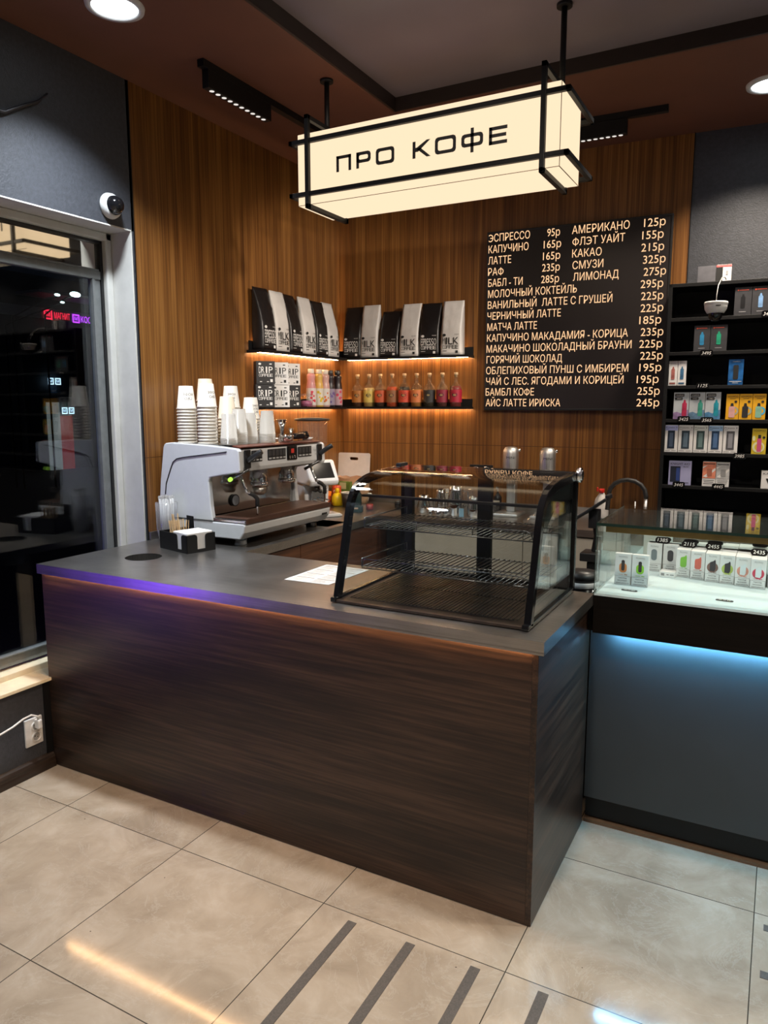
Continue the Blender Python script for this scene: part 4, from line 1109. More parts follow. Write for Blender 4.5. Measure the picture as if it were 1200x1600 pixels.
# ================================================================== ON THE FRONT COUNTER
nh = thing('napkin_holder', 'black bar caddy with napkins and stirrers on the front counter', 'napkin holder', (.415, .432, .9005), 0)
ang = math.atan2(.135, .033)             # the two front edges seen from the shop
ex = Vector((.448 - .415, .564 - .432, 0)); ey = Vector((.194 - .415, .46 - .432, 0))
W1, W2 = ex.length, ey.length; rzn = math.atan2(ex.y, ex.x)
nh.rotation_euler.z = rzn                # local x: along the right edge; local y: along the long front edge towards the wall
W1 = .150; W2 = .225; hN = .082; th = .004
mb = MB().box(0, W1, 0, W2, 0, .004).box(0, W1, W2 - th, W2, .004, hN).box(W1 - th, W1, W2 - .055, W2, hN, hN + .055).box(0, W1, .128, .128 + th, .004, hN)
def notched(mb, L, at0, at1, depth, swap, pos):
    """a wall of the caddy with a rounded notch through which the napkins show"""
    r = .012
    p = [(0, .004), (L, .004), (L, hN), (at1 + r, hN), (at1 + .003, hN - .004), (at1, hN - r), (at1, depth), (at0, depth), (at0, hN - r), (at0 - .003, hN - .004), (at0 - r, hN), (0, hN)]
    p = [q for q in p]
    if swap: mb.prism(p, pos, pos + th, 'yz')
    else: mb.prism(p, pos, pos + th, 'xz')
notched(mb, W2, .045, .082, .014, True, 0)
notched(mb, W1, .055, .098, .014, False, 0)
mb.box(W1 - th, W1, 0, W2, .004, hN)
obj('caddy', mb, M_black, nh)
tag(obj('napkin_stack', MB().box(.007, W1 - .008, .008, .122, .006, .090), M_paper, loc=nh.location, rz=rzn, bevel=.004), 'stack of white paper napkins in the black caddy', 'napkins')
# wooden stirrers standing in the rear compartment
MN = Matrix.Translation(nh.location) @ Matrix.Rotation(rzn, 4, 'Z')
sp = obj('wooden_stirrer', MB().box(-.003, .003, -.0008, .0008, 0, .125), pm('birch_stirrer', (.62, .42, .22), .6, var=.15, scale=60), bevel=.0006)
for k in range(22):
    o = sp if k == 0 else sp.copy()
    if k: COL.objects.link(o)
    q = MN @ Vector((.020 + .0145 * (k % 6) + random.uniform(-.003, .003), .142 + .012 * (k // 6), .006 + (.03 if k in (8, 9, 14) else 0)))
    o.location = q; o.rotation_euler = (random.uniform(-.10, .10), random.uniform(-.14, .14), random.uniform(0, 3))
    tag(o, 'one of the wooden stirrers standing in the black caddy', 'stirrer', 'wooden stirrers in the black caddy')
# plastic tumbler full of wrapped straws
sx, sy = .128, .605
tag(obj('straw_tumbler', MB().lathe([(.036, 0), (.043, .03), (.050, .07), (.053, .195), (.0515, .195), (.048, .07), (.036, .006), (1e-4, .005)], n=28, cap=False), M_film, loc=(sx, sy, .9005)), 'clear plastic tumbler holding wrapped straws by the wall', 'tumbler')
sw_ = obj('wrapped_straw', MB().cyl((0, 0, 0), (0, 0, .205), .0042, n=8).box(-.0065, .0065, -.0006, .0006, .200, .218), glass('straw_wrap', (.95, .95, .95), 1.4, .2, body=.75, bodycol=(.86, .85, .84)))
for k in range(34):
    o = sw_ if k == 0 else sw_.copy()
    if k: COL.objects.link(o)
    r_ = .036 * math.sqrt((k + .5) / 34); a = k * 2.39996
    o.location = (sx + r_ * .8 * math.cos(a), sy + r_ * .8 * math.sin(a), .907 + random.uniform(0, .006)); o.rotation_euler = (random.uniform(-.05, .05) - .0 * a, random.uniform(-.05, .05), a)
    tag(o, 'one of the white wrapped straws in the clear tumbler', 'straw', 'wrapped straws in the tumbler')
# sheet of paper with a printed table
ps = thing('paper_sheet', 'printed paper sheet lying on the counter left of the pastry case', 'paper', (0, 0, .9008))
pa, pb, pc_, pd = Vector((1.080, .246, 0)), Vector((1.276, .254, 0)), Vector((1.286, .540, 0)), Vector((1.080, .545, 0))
obj('sheet', MB().add([tuple(p) for p in (pa, pb, pc_, pd)] + [(p.x, p.y, .0004) for p in (pa, pb, pc_, pd)], [(3, 2, 1, 0), (4, 5, 6, 7), (0, 1, 5, 4), (1, 2, 6, 5), (2, 3, 7, 6), (3, 0, 4, 7)]), M_paper, ps)
mb = MB()
for c in range(2):
    for r_ in range(4):
        x0 = 1.092 + c * .095; y0 = .262 + r_ * .069
        for q in range(5): mb.add([(x0, y0 + q * .009, .0008), (x0 + .05 + .03 * ((q * 7 + r_) % 3) / 2, y0 + q * .009, .0008), (x0 + .05 + .03 * ((q * 7 + r_) % 3) / 2, y0 + q * .009 + .0022, .0008), (x0, y0 + q * .009 + .0022, .0008)], [(0, 1, 2, 3)])
        mb.add([(x0, y0 + .048, .0008), (x0 + .082, y0 + .048, .0008), (x0 + .082, y0 + .055, .0008), (x0, y0 + .055, .0008)], [(0, 1, 2, 3)])
obj('print', mb, flat('tan_print', (.30, .20, .12)), ps, fix=False)
# ================================================================== ON THE BACK AND LEFT WORKTOPS
ZT = .9002
# white grinder with a clear hopper
gr = thing('coffee_grinder', 'white faceted coffee grinder with clear hopper right of the espresso machine', 'coffee grinder', (.235, 1.715, ZT), R(62))
# local: front is -y
obj('base', MB().prism([(-.10, .0), (.10, .0), (.10, .012), (.085, .022), (-.085, .022), (-.10, .012)], -.17, .12, 'xz'), M_machine, gr, bevel=.006)
body = [(-.075, .022), (.075, .022), (.088, .20), (.088, .235), (-.088, .235), (-.088, .20)]
obj('column', MB().prism(body, -.035, .12, 'xz'), M_machine, gr, bevel=.006)
hd = [(.13, .20), (.145, .255), (.10, .325), (-.075, .335), (-.145, .215), (-.13, .185), (-.02, .19)]
obj('head', MB().prism(hd, -.098, .098, 'yz'), M_machine, gr, bevel=.012, segs=2)
a_ = Vector((0, -.075, .335)); b_ = Vector((0, -.145, .215)); n_ = Vector((0, -(a_.z - b_.z), -(b_.y - a_.y))); n_ = Vector((0, -.120, .07)).normalized()
mb = MB(); off = n_ * .0016
def hp(s_, t_): q = b_ + (a_ - b_) * t_ + off; return (s_, q.y, q.z)
mb.add([hp(-.070, .14), hp(.070, .14), hp(.066, .86), hp(-.066, .86)], [(0, 1, 2, 3)])
obj('screen', mb, M_blackg, gr, fix=False)
obj('hopper', MB().lathe([(.052, .335), (.056, .38), (.088, .43), (.092, .56), (.090, .565)], (0, .01, 0), n=32, cap=False), glass('hopper_plastic', (.90, .86, .83), 1.45, .02, body=.12, bodycol=(.7, .6, .55)), gr)
obj('hopper_lid', MB().lathe([(.060, .564), (.104, .568), (.106, .578), (.05, .584), (1e-4, .585)], (0, .01, 0), n=32), M_blackpl, gr)
obj('beans', MB().lathe([(1e-4, .34), (.050, .342), (.053, .37), (1e-4, .378)], (0, .01, 0), n=24), pm('roast_beans', (.06, .028, .014), .4, var=.6, scale=180, bump=.8, bscale=160), gr)
obj('dosing_head', MB().cyl((0, -.075, .195), (0, -.085, .165), .034).cyl((0, -.09, .16), (0, -.125, .178), .026), M_blackg, gr)
obj('spout_ring', MB().cyl((0, -.118, .172), (0, -.132, .180), .028), M_chrome, gr)
obj('portafilter_fork', MB().tube([(-.03, -.06, .10), (-.03, -.13, .10)], .005).tube([(.03, -.06, .10), (.03, -.13, .10)], .005).box(-.045, .045, -.06, -.035, .07, .15), M_chrome, gr)
obj('knob', MB().ball((0, -.10, .075), .018, 12).cyl((0, -.035, .075), (0, -.10, .075), .007), M_blackg, gr)
# things beside the corner
def bottle_yellow():
    t = thing('lemon_juice_bottle', 'bright yellow squeeze bottle on the back worktop', 'bottle', (.160, 2.10, ZT))
    obj('bottle_body', MB().lathe([(.026, 0), (.034, .006), (.038, .035), (.036, .062), (.026, .080), (.014, .088)], n=28), pm('lemon_yellow', (.82, .55, .01), .35, var=.05), t)
    obj('cap', MB().lathe([(.0145, .086), (.0150, .112), (.012, .118)], n=20), pm('lemon_cap', (.80, .50, .01), .4, var=.05), t)
bottle_yellow()
t = thing('spread_jar', 'orange jar with wide orange lid beside the yellow bottle', 'jar', (.075, 2.095, ZT))
obj('jar_body', MB().lathe([(.030, 0), (.034, .005), (.034, .058), (.030, .064)], n=24), pm('orange_red_jar', (.62, .12, .03), .3, var=.25, scale=60), t)
obj('lid', MB().lathe([(.037, .062), (.038, .066), (.038, .090), (.035, .092)], n=24), pm('orange_lid', (.80, .20, .02), .4, var=.05), t)
t = thing('red_tin', 'red tin with pale oval label behind the orange jar', 'tin', (.115, 2.165, ZT))
obj('tin_body', MB().lathe([(.031, 0), (.031, .118), (.029, .124), (.018, .130)], n=24), pm('tin_red', (.50, .06, .02), .35, var=.15), t)
mb = MB()
for pts in ([(.022 * math.cos(2 * PI * k / 20), .090 + .014 * math.sin(2 * PI * k / 20)) for k in range(20)],):
    mb.add([(.0316 * math.sin(p[0] / .0316 + .45), -.0316 * math.cos(p[0] / .0316 + .45), p[1]) for p in pts], [tuple(range(20))])
obj('oval_label', mb, flat('pale_oval', (.75, .55, .42)), t, fix=False)
t = thing('green_carton', 'green carton standing behind the red tin', 'carton', (.140, 2.226, ZT), .05)
obj('carton', MB().box(-.050, .050, -.016, .016, 0, .150), pm('leaf_green', (.09, .15, .025), .5, var=.3, scale=40), t, bevel=.002)
obj('pale_band', MB().box(-.03, .02, -.0168, -.0161, .10, .145), flat('pale_green', (.42, .42, .22)), t)
t = thing('kraft_bag', 'open kraft paper bag leaning under the white cutting board', 'paper bag', (.165, 2.300, ZT), .05)
mb = MB(); nseg = 10; rnd = random.Random(3)
rows_ = []
for j in range(6):
    tt = j / 5; z = .175 * tt; w_ = .105 + .012 * tt; d_ = .045 + .008 * math.sin(tt * 3)
    row = []
    for k in range(nseg * 2):
        a = 2 * PI * k / (nseg * 2); e = .75
        row.append((w_ * math.copysign(abs(math.cos(a)) ** e, math.cos(a)) + rnd.uniform(-.003, .003), d_ * math.copysign(abs(math.sin(a)) ** e, math.sin(a)) + rnd.uniform(-.003, .003), z + (rnd.uniform(-.008, .008) if j == 5 else 0)))
    rows_.append(row)
n = nseg * 2
mb.add([p for r_ in rows_ for p in r_], [(j * n + k, j * n + (k + 1) % n, (j + 1) * n + (k + 1) % n, (j + 1) * n + k) for j in range(5) for k in range(n)] + [tuple(range(n - 1, -1, -1))], True)
obj('bag_body', mb, pm('kraft_paper', (.52, .30, .17), .75, var=.12, bump=.3), t, fix=False)
t = thing('takeaway_cup', 'dark cup with a white rim beside the yellow bottle', 'cup', (.235, 2.10, ZT))
obj('cup_body', MB().lathe([(.028, 0), (.038, .090)], n=24), pm('dark_cup', (.03, .018, .012), .5), t)
obj('rim', MB().lathe([(.038, .088), (.0405, .090), (.0405, .096), (.036, .097), (.030, .092)], n=24, cap=False), M_cupw, t)
t = thing('cutting_board', 'white plastic cutting board with a handle slot leaning against the panelling', 'cutting board', bw(.122, .060, ZT + .0022), BW)
W_, H_, r_ = .242, .332, .012
hole = (-.055, .055, H_ - .052, H_ - .030)
outer = []
for cx, cz, a in ((W_ / 2 - r_, r_, -90), (W_ / 2 - r_, H_ - r_, 0), (-W_ / 2 + r_, H_ - r_, 90), (-W_ / 2 + r_, r_, 180)):
    outer += [(cx + r_ * math.cos(R(a + 30 * k)), cz + r_ * math.sin(R(a + 30 * k))) for k in range(4)]
mb = MB()
hx0, hx1, hz0, hz1 = -.034, .034, H_ - .050, H_ - .030
def slot(n=8):
    p = []; rr_ = (hz1 - hz0) / 2; zc = (hz0 + hz1) / 2
    p += [(hx1 - rr_ + rr_ * math.cos(R(-90 + 180 * k / n)), zc + rr_ * math.sin(R(-90 + 180 * k / n))) for k in range(n + 1)]
    p += [(hx0 + rr_ + rr_ * math.cos(R(90 + 180 * k / n)), zc + rr_ * math.sin(R(90 + 180 * k / n))) for k in range(n + 1)]
    return p
bmh = bmesh.new()
def loop(pts, y): return [bmh.verts.new((x, y, z)) for x, z in pts]
for y in (-.005, .005):
    o1 = loop(outer, y); i1 = loop(slot(), y)
    es = [bmh.edges.new((o1[k], o1[(k + 1) % len(o1)])) for k in range(len(o1))] + [bmh.edges.new((i1[k], i1[(k + 1) % len(i1)])) for k in range(len(i1))]
    bmesh.ops.triangle_fill(bmh, use_beauty=True, edges=es)
    if y < 0: of, inn = o1, i1
    else:
        for L_, K_ in ((of, o1), (inn, i1)):
            for k in range(len(L_)): bmh.faces.new((L_[k], L_[(k + 1) % len(L_)], K_[(k + 1) % len(K_)], K_[k]))
bmesh.ops.recalc_face_normals(bmh, faces=bmh.faces[:])
me = bpy.data.meshes.new('cutting_board'); bmh.to_mesh(me); bmh.free()
bo = obj('board', me, pm('white_poly_board', (.66, .60, .55), .45, var=.04), t)
bo.rotation_euler.x = -.09
# double socket on the panelling
t = thing('wall_socket', 'black double socket on the veneer panelling behind the pastry case', 'socket', bw(1.028, 0, 1.105), BW)
obj('plate', MB().box(-.077, .077, -.008, 0, 0, .075), M_blackpl, t, bevel=.002)
for s_ in (-.036, .036):
    obj('socket_ring', MB().lathe([(.027, 0), (.027, .004), (.022, .004), (.020, -.0)], n=24, M=Matrix.Translation((s_, -.008, .0375)) @ Matrix.Rotation(R(90), 4, 'X'), cap=False), M_chrome, t)
# two bar mixers with brushed steel motor heads
def mixer(u, label, lx):
    t = thing('bar_mixer', label, 'mixer', bw(u, .20, ZT), BW, 'brushed steel bar mixers on the back worktop')
    obj('foot_plate', MB().box(-.075, .075, -.11, .08, 0, .018), M_steely, t, bevel=.006)
    obj('column', MB().box(-.028, .028, .005, .06, .018, .245), M_steely, t, bevel=.008)
    obj('collar', MB().lathe([(.040, .205), (.040, .255), (.048, .256), (.048, .263), (.034, .264)], (0, -.01, 0), n=28), M_steely, t)
    hd_ = obj('motor_head', MB().lathe([(.030, .266), (.044, .275), (.047, .290), (.047, .375), (.044, .392), (.034, .408), (.020, .412), (1e-4, .412)], (0, -.01, 0), n=32), M_steely, t)
    mb = MB(); m_ = MB(); m_.text('MINI', -.026, .026, .342, .014, 0)
    for (x, y, z) in m_.v: a = -PI / 2 + .25 + x / .0475; mb.v.append((.0476 * math.cos(a), -.01 + .0476 * math.sin(a), z))
    mb.f = m_.f; mb.sm = m_.sm
    obj('lettering', mb, M_ink, hd_, fix=False)
    obj('side_switch', MB().ball((.046, .012, .39), .010, 10).box(.036, .052, .0, .03, .255, .268), M_chrome, t)
    return t
mixer(1.278, 'left one of the two brushed steel bar mixers', 0)
mixer(1.500, 'right one of the two brushed steel bar mixers', 0)
# small things seen through the pastry case
t = thing('sauce_bottle', 'small clear bottle of red sauce seen through the pastry case', 'bottle', (.445, 2.03, ZT))
obj('glass_body', MB().lathe([(.022, 0), (.024, .004), (.024, .062), (.014, .078), (.010, .092), (.012, .094)], n=20), M_glass, t)
obj('red_sauce', MB().lathe([(1e-4, .003), (.0222, .004), (.0222, .040), (1e-4, .041)], n=20, cap=False), pm('sauce_red', (.40, .04, .03), .3), t)
obj('cap', MB().lathe([(.013, .092), (.015, .106), (.010, .110)], n=20), M_cupw, t)
t = thing('tea_box', 'dark teal box behind the left frame of the pastry case', 'box', (.40, 1.93, ZT), .4)
obj('carton', MB().box(-.045, .045, -.03, .03, 0, .035), pm('dark_teal', (.012, .035, .036), .5), t, bevel=.002)
obj('cream_band', MB().box(-.040, .02, -.0312, -.0302, .02, .03), flat('cream_band', (.6, .4, .28)), t)
t = thing('dark_bottle', 'dark glass bottle standing behind the teal box', 'bottle', (.36, 2.02, ZT))
obj('bottle_body', MB().lathe([(.026, 0), (.028, .004), (.028, .10), (.012, .125), (.011, .150)], n=20), pm('dark_bottle_glass', (.02, .035, .035), .1), t)
obj('cap', MB().lathe([(.012, .148), (.012, .165)], n=16), M_blackpl, t)
for i, x in enumerate((.565, .635)):
    t = thing('spice_shaker', ('left' if i == 0 else 'right') + ' one of two small dark shakers seen through the pastry case', 'shaker', (x, 2.185, ZT), group='small dark shakers')
    obj('jar_body', MB().lathe([(.020, 0), (.021, .035), (.018, .040)], n=18), M_blackg, t)
    obj('lid', MB().lathe([(.019, .039), (.019, .050), (.012, .053)], n=18), M_darksteel, t)
def pitcher(u, o_, r_, h, label, mat_=None):
    t = thing('milk_pitcher', label, 'pitcher', bw(u, o_, ZT), BW + .5, 'steel pitchers seen through the pastry case')
    obj('body', MB().lathe([(r_ * .95, 0), (r_, .004), (r_, h * .45), (r_ * .78, h * .8), (r_ * .84, h), (r_ * .80, h), (r_ * .74, h * .8), (r_ * .95, h * .4), (1e-4, .006)], n=24, cap=False), mat_ or M_chrome, t)
    obj('handle', MB().tube([(r_ * .85, 0, h * .85), (r_ * 1.45, 0, h * .8), (r_ * 1.5, 0, h * .35), (r_ * .98, 0, h * .25)], .004, 8), M_chrome, t)
pitcher(.765, .33, .040, .105, 'small steel milk pitcher at the left of the row')
pitcher(.835, .22, .036, .135, 'slim steel milk pitcher behind the small left one')
pitcher(.985, .36, .052, .175, 'tallest steel milk pitcher in the middle of the row')
pitcher(1.105, .375, .040, .12, 'dark reflecting pitcher right of the tallest one')
for i, (u, o_, r_) in enumerate(((.845, .42, .022), (.90, .43, .024), (.935, .40, .02), (1.21, .44, .024))):
    t = thing('steel_shot_cup', ('leftmost', 'second', 'third', 'rightmost')[i] + ' small steel shot cup in front of the pitchers', 'cup', bw(u, o_, ZT), group='small steel shot cups')
    obj('cup_body', MB().lathe([(r_ * .8, 0), (r_, .045), (r_ * .93, .045), (r_ * .75, .004), (1e-4, .004)], n=18, cap=False), M_chrome, t)
t = thing('ceramic_mug', 'pale mug standing behind the steel pitchers', 'mug', bw(.850, .125, ZT), BW)
obj('mug_body', MB().lathe([(.040, 0), (.045, .01), (.047, .125), (.043, .125), (.041, .01), (1e-4, .008)], n=24, cap=False), pm('pale_mug', (.45, .40, .36), .3), t)
t = thing('glass_dome', 'clear glass dome lid on the back worktop', 'dome', bw(1.0, .125, ZT))
obj('dome', MB().lathe([(.085, 0), (.085, .06), (.070, .115), (.035, .145), (1e-4, .152)], n=28, cap=False), M_film, t)
t = thing('phone_card', 'small pale blue card lit among the pitchers', 'card', bw(1.045, .42, ZT), BW)
obj('card', MB().box(-.014, .014, -.003, .003, 0, .05), pm('pale_blue_card', (.30, .50, .65), .3), t)
t = thing('plastic_box', 'clear plastic box with white lid behind the case post', 'box', bw(1.145, .19, ZT), BW)
obj('box_body', MB().box(-.05, .05, -.04, .04, 0, .05), M_film, t, bevel=.004)
obj('lid', MB().box(-.053, .053, -.043, .043, .05, .075), M_cupw, t, bevel=.004)
t = thing('soap_dispenser', 'dark pump bottle beside the left mixer column', 'dispenser', bw(1.165, .085, ZT), BW)
obj('bottle_body', MB().lathe([(.024, 0), (.025, .09), (.012, .105), (.010, .115)], n=20), M_blackg, t)
obj('pump', MB().cyl((0, 0, .115), (0, 0, .155), .006).tube([(0, 0, .152), (0, -.02, .154), (0, -.035, .145)], .005), M_chrome, t)
t = thing('blender_lid', 'clear plastic lid lying on the back worktop right of the mixers', 'lid', bw(1.50, .43, ZT))
obj('lid', MB().lathe([(.075, 0), (.074, .012), (.02, .045), (.012, .055), (1e-4, .056)], n=24, cap=False), M_film, t)
# sink tap, spray bottle, tablet, bin
t = thing('sink_tap', 'black gooseneck tap with steel base at the right end of the back worktop', 'tap', bw(1.905, .24, ZT), BW)
pts = [(.155, 0, .0), (.155, 0, .10), (.155, .0, .145)]
for k in range(9):
    a = R(0 + 180 * k / 8); pts.append((.055 + .10 * math.cos(a), 0, .16 + .085 * math.sin(a)))
pts += [(-.048, 0, .10), (-.050, 0, .07)]
obj('spout', MB().tube(pts[2:], .0125, 12), M_rubber, t)
obj('base_pipe', MB().cyl((.155, 0, 0), (.155, 0, .145), .010).cyl((.155, 0, 0), (.155, 0, .02), .022).cyl((.10, 0, 0), (.10, 0, .125), .004), M_steely, t)
t = thing('spray_bottle', 'white spray bottle with red trigger behind the tablet', 'spray bottle', bw(1.800, .10, ZT), BW)
obj('bottle_body', MB().lathe([(.040, 0), (.042, .006), (.042, .09), (.034, .115), (.018, .14), (.014, .15)], n=24), pm('white_spray_plastic', (.66, .62, .58), .4), t)
obj('trigger_head', MB().box(-.014, .014, -.02, .02, .15, .172).box(-.024, -.014, -.045, -.035, .16, .185).box(-.006, .006, -.04, -.015, .158, .170), pm('trigger_red', (.65, .03, .02), .4), t, bevel=.003)
t = thing('pos_tablet', 'black tablet on a tilted stand behind the pastry case', 'tablet', (1.985, 1.24, ZT))
dv = Vector((.150, .03, .115)); 
obj('tablet', MB().add([(-.085, -.01, .145), (-.085, .14, .145), (.075, .14, .262), (.075, -.01, .262), (-.079, -.01, .133), (-.079, .14, .133), (.081, .14, .250), (.081, -.01, .250)], [(0, 1, 2, 3), (7, 6, 5, 4), (0, 4, 5, 1), (1, 5, 6, 2), (2, 6, 7, 3), (3, 7, 4, 0)]), M_blackpl, t, bevel=.004)
obj('card_reader', MB().box(.070, .085, .02, .10, .252, .272), M_blackpl, t, bevel=.003)
obj('stand', MB().box(.0, .04, .03, .10, .12, .20).tube([(.02, .06, .16), (.03, .07, .08), (.02, .07, .01)], .012).box(-.03, .08, .02, .13, -.03, .008), M_blackpl, t, bevel=.003)
t = thing('till_stand', 'black stand carrying the tablet between the two counters', 'stand', (1.985, 1.24, 0))
obj('pillar', MB().box(.0, .09, .03, .12, .003, .869), M_black, t, bevel=.004)
t = thing('waste_bin', 'black bin with a pale rim behind the glass display counter', 'bin', (2.06, .86, 0))
obj('bin_body', MB().lathe([(.062, .0), (.066, .86)], n=32), M_blackg, t)
obj('rim', MB().lathe([(.067, .86), (.0685, .862), (.0685, .88), (.066, .882)], n=32), pm('pale_bin_rim', (.55, .58, .6), .3), t)
obj('lid', MB().lathe([(.066, .882), (.064, .915), (1e-4, .92)], n=32), M_blackpl, t)
# ================================================================== BLACK SHELF UNIT at the right
UO = .25; UX0 = 2.123; UX1 = 4.2
su = thing('black_shelf_unit', 'tall black shelf unit with small boxes on the right wall', 'shelving', bw(0, 0), BW)
obj('side_panel', MB().box(UX0, UX0 + .018, -UO, -.004, .0, 2.19), M_black, su, bevel=.001)
obj('back_panel', MB().box(UX0 + .018, UX1, -.016, -.004, .0, 2.19), pm('matt_black_back', (.008, .008, .009), .7), su)
obj('top_board', MB().box(UX0, UX1, -UO, -.004, 2.172, 2.19), M_black, su, bevel=.001)
ZS = [2.014, 1.838, 1.662, 1.484, 1.306, 1.128]
for z in ZS:
    obj('shelf', MB().box(UX0 + .018, UX1, -UO, -.016, z - .018, z), M_black, su, bevel=.001)
obj('base_cabinet', MB().box(UX0 + .018, UX1, -UO - .01, -.016, .0, .98), M_black, su, bevel=.002)
obj('divider', MB().box(2.905, 2.92, -UO + .02, -.016, .98, 2.172), M_black, su)

def carton(name, label, cat, u0, u1, z, h, d, base, group, prints, o_=UO - .012, rot=0.0):
    """a printed carton standing on a shelf of the unit; prints: (part name, material, draw(mb, w, h, y))"""
    w = u1 - u0
    t = thing(name, label, cat, bw((u0 + u1) / 2, o_, z), BW + rot, group)
    obj('carton', MB().box(-w / 2 + .0006, w / 2 - .0006, 0, d, .0004, h), base, t, bevel=.0008)
    for nm, mt, fn in prints:
        mb = MB(); fn(mb, w, h, -.0008); obj(nm, mb, mt, t, fix=False)
    return t
def dev(mb, x, z, w, h, y, tip=True):
    mb.rrect_xz(x - w / 2, x + w / 2, z, z + h * .82, y, w * .22)
    if tip: mb.poly_xz([(x - w * .3, z + h * .82), (x + w * .3, z + h * .82), (x + w * .16, z + h), (x - w * .16, z + h)], y)
M_boxdk = pm('dark_grey_carton', (.045, .045, .05), .4)
M_redp = flat('red_print', (.75, .10, .05)); M_greyp = flat('grey_print', (.35, .35, .36))
def dk(col, nm, extra=None):
    return [('brand_line', M_redp, lambda mb, w, h, y: mb.rect_xz(-w * .25, w * .30, h * .885, h * .905, y).poly_xz([(-w * .36, h * .895), (-w * .31, h * .93), (-w * .26, h * .895), (-w * .31, h * .86)], y)),
            ('device_print', flat(nm, col, .4, .3), lambda mb, w, h, y: dev(mb, 0, h * .25, w * .26, h * .50, y)),
            ('caption', M_greyp, lambda mb, w, h, y: mb.rect_xz(-w * .2, w * .2, h * .115, h * .135, y))]
GD = 'dark grey device boxes'
carton('device_box', 'dark box with a blue device below the hanging camera', 'box', 2.258, 2.337, ZS[1], .133, .05, M_boxdk, GD, dk((.03, .22, .42), 'dev_blue'))
carton('device_box', 'dark box with a green device below the hanging camera', 'box', 2.338, 2.418, ZS[1], .133, .05, M_boxdk, GD, dk((.02, .30, .17), 'dev_green'))
carton('device_box', 'dark box with a black device on the top shelf right of the camera', 'box', 2.440, 2.520, ZS[0], .140, .05, M_boxdk, GD, dk((.012, .012, .014), 'dev_black'))
carton('device_box', 'dark box with a pale blue device at the right of the top shelf', 'box', 2.521, 2.601, ZS[0], .140, .05, M_boxdk, GD, dk((.20, .36, .62), 'dev_pale'))
def slim(col, nm):
    return [('device_print', flat(nm, col, .4, .4), lambda mb, w, h, y: dev(mb, 0, h * .25, w * .40, h * .52, y)), ('caption', flat(nm + 'c', tuple(c * .7 for c in col)), lambda mb, w, h, y: mb.rect_xz(-w * .36, w * .30, h * .06, h * .13, y)), ('heading', M_inkg, lambda mb, w, h, y: mb.rect_xz(-w * .3, w * .3, h * .9, h * .915, y))]
carton('slim_box', 'slim white box with a red device at the left end of the third shelf', 'box', 2.143, 2.187, ZS[2], .130, .03, M_boxw, 'slim white device boxes', slim((.42, .14, .12), 'slim_red'))
carton('slim_box', 'slim white box with a blue and green device beside the red one', 'box', 2.188, 2.231, ZS[2], .130, .03, M_boxw, 'slim white device boxes', slim((.05, .16, .30), 'slim_blue'))
carton('device_box', 'blue box with a black device standing alone on the third shelf', 'box', 2.433, 2.505, ZS[2], .131, .04, pm('deep_blue_carton', (.015, .11, .33), .35, var=.7, scale=18), None,
       [('device_print', M_ink, lambda mb, w, h, y: mb.rrect_xz(-w * .17, w * .17, h * .22, h * .78, y, .006)), ('lettering', M_inkw, lambda mb, w, h, y: mb.text('VOOPOO', -w * .24, w * .24, h * .90, .0045, y).rect_xz(-w * .40, w * .40, h * .13, h * .15, y).rect_xz(-w * .2, w * .2, h * .075, h * .09, y))])
def grey_v(c1, c2, nm):
    return [('swirl_print', flat(nm + 's', c2, .4, .5), lambda mb, w, h, y: mb.poly_xz([(-w / 2 + .001, .001), (w / 2 - .001, .001), (w / 2 - .001, h * .36), (w * .2, h * .30), (0, h * .22), (-w * .25, h * .28), (-w / 2 + .001, h * .24)], y)),
            ('device_print', flat(nm, c1, .3, .4), lambda mb, w, h, y: dev(mb, w * .22, h * .12, w * .30, h * .60, y - .0003)),
            ('brand_plate', M_ink, lambda mb, w, h, y: mb.rrect_xz(-w * .42, w * .18, h * .84, h * .95, y, .002).rrect_xz(-w * .42, w * .08, h * .72, h * .82, y, .002)),
            ('lettering', M_inkw, lambda mb, w, h, y: mb.text('VOOPOO', -w * .36, w * .12, h * .87, .006, y - .0003).text('VINCI', -w * .30, w * .0, h * .75, .005, y - .0003))]
M_boxg = pm('pale_grey_carton', (.48, .52, .55), .4, var=.05)
GG = 'pale grey device boxes on the fourth shelf'
for i, (a, b_, c1, c2, lb) in enumerate(((2.176, 2.253, (.42, .03, .08), (.30, .20, .38), 'red'), (2.254, 2.331, (.05, .28, .22), (.12, .22, .34), 'green'), (2.332, 2.408, (.02, .25, .33), (.08, .22, .40), 'turquoise'))):
    carton('device_box', 'pale grey box with a %s device and swirls on the fourth shelf' % lb, 'box', a, b_, ZS[3], .142, .04, M_boxg, GG, grey_v(c1, c2, 'v_' + lb))
M_boxy = pm('amber_carton', (.82, .42, .02), .4, var=.05)
def yel(c1, c2, nm):
    return [('ring_print', flat(nm + 'r', c2, .4, .3), lambda mb, w, h, y: mb.disc_xz(w * .12, h * .34, w * .36, w * .36, y)), ('ring_centre', M_boxy, lambda mb, w, h, y: mb.disc_xz(w * .12, h * .34, w * .22, w * .22, y - .0002)),
            ('device_print', flat(nm, c1, .4, .15), lambda mb, w, h, y: mb.rrect_xz(-w * .26, w * .20, h * .08, h * .52, y - .0004, .006)),
            ('device_cap', M_ink, lambda mb, w, h, y: mb.poly_xz([(-w * .16, h * .52), (w * .10, h * .52), (w * .06, h * .64), (-w * .12, h * .64)], y - .0004).disc_xz(w * .24, h * .70, w * .11, w * .09, y - .0004)),
            ('lettering', M_ink, lambda mb, w, h, y: mb.text('VOOPOO', -w * .40, w * .40, h * .86, .0095, y).rect_xz(-w * .22, w * .22, h * .81, h * .825, y))]
GYB = 'amber device boxes'
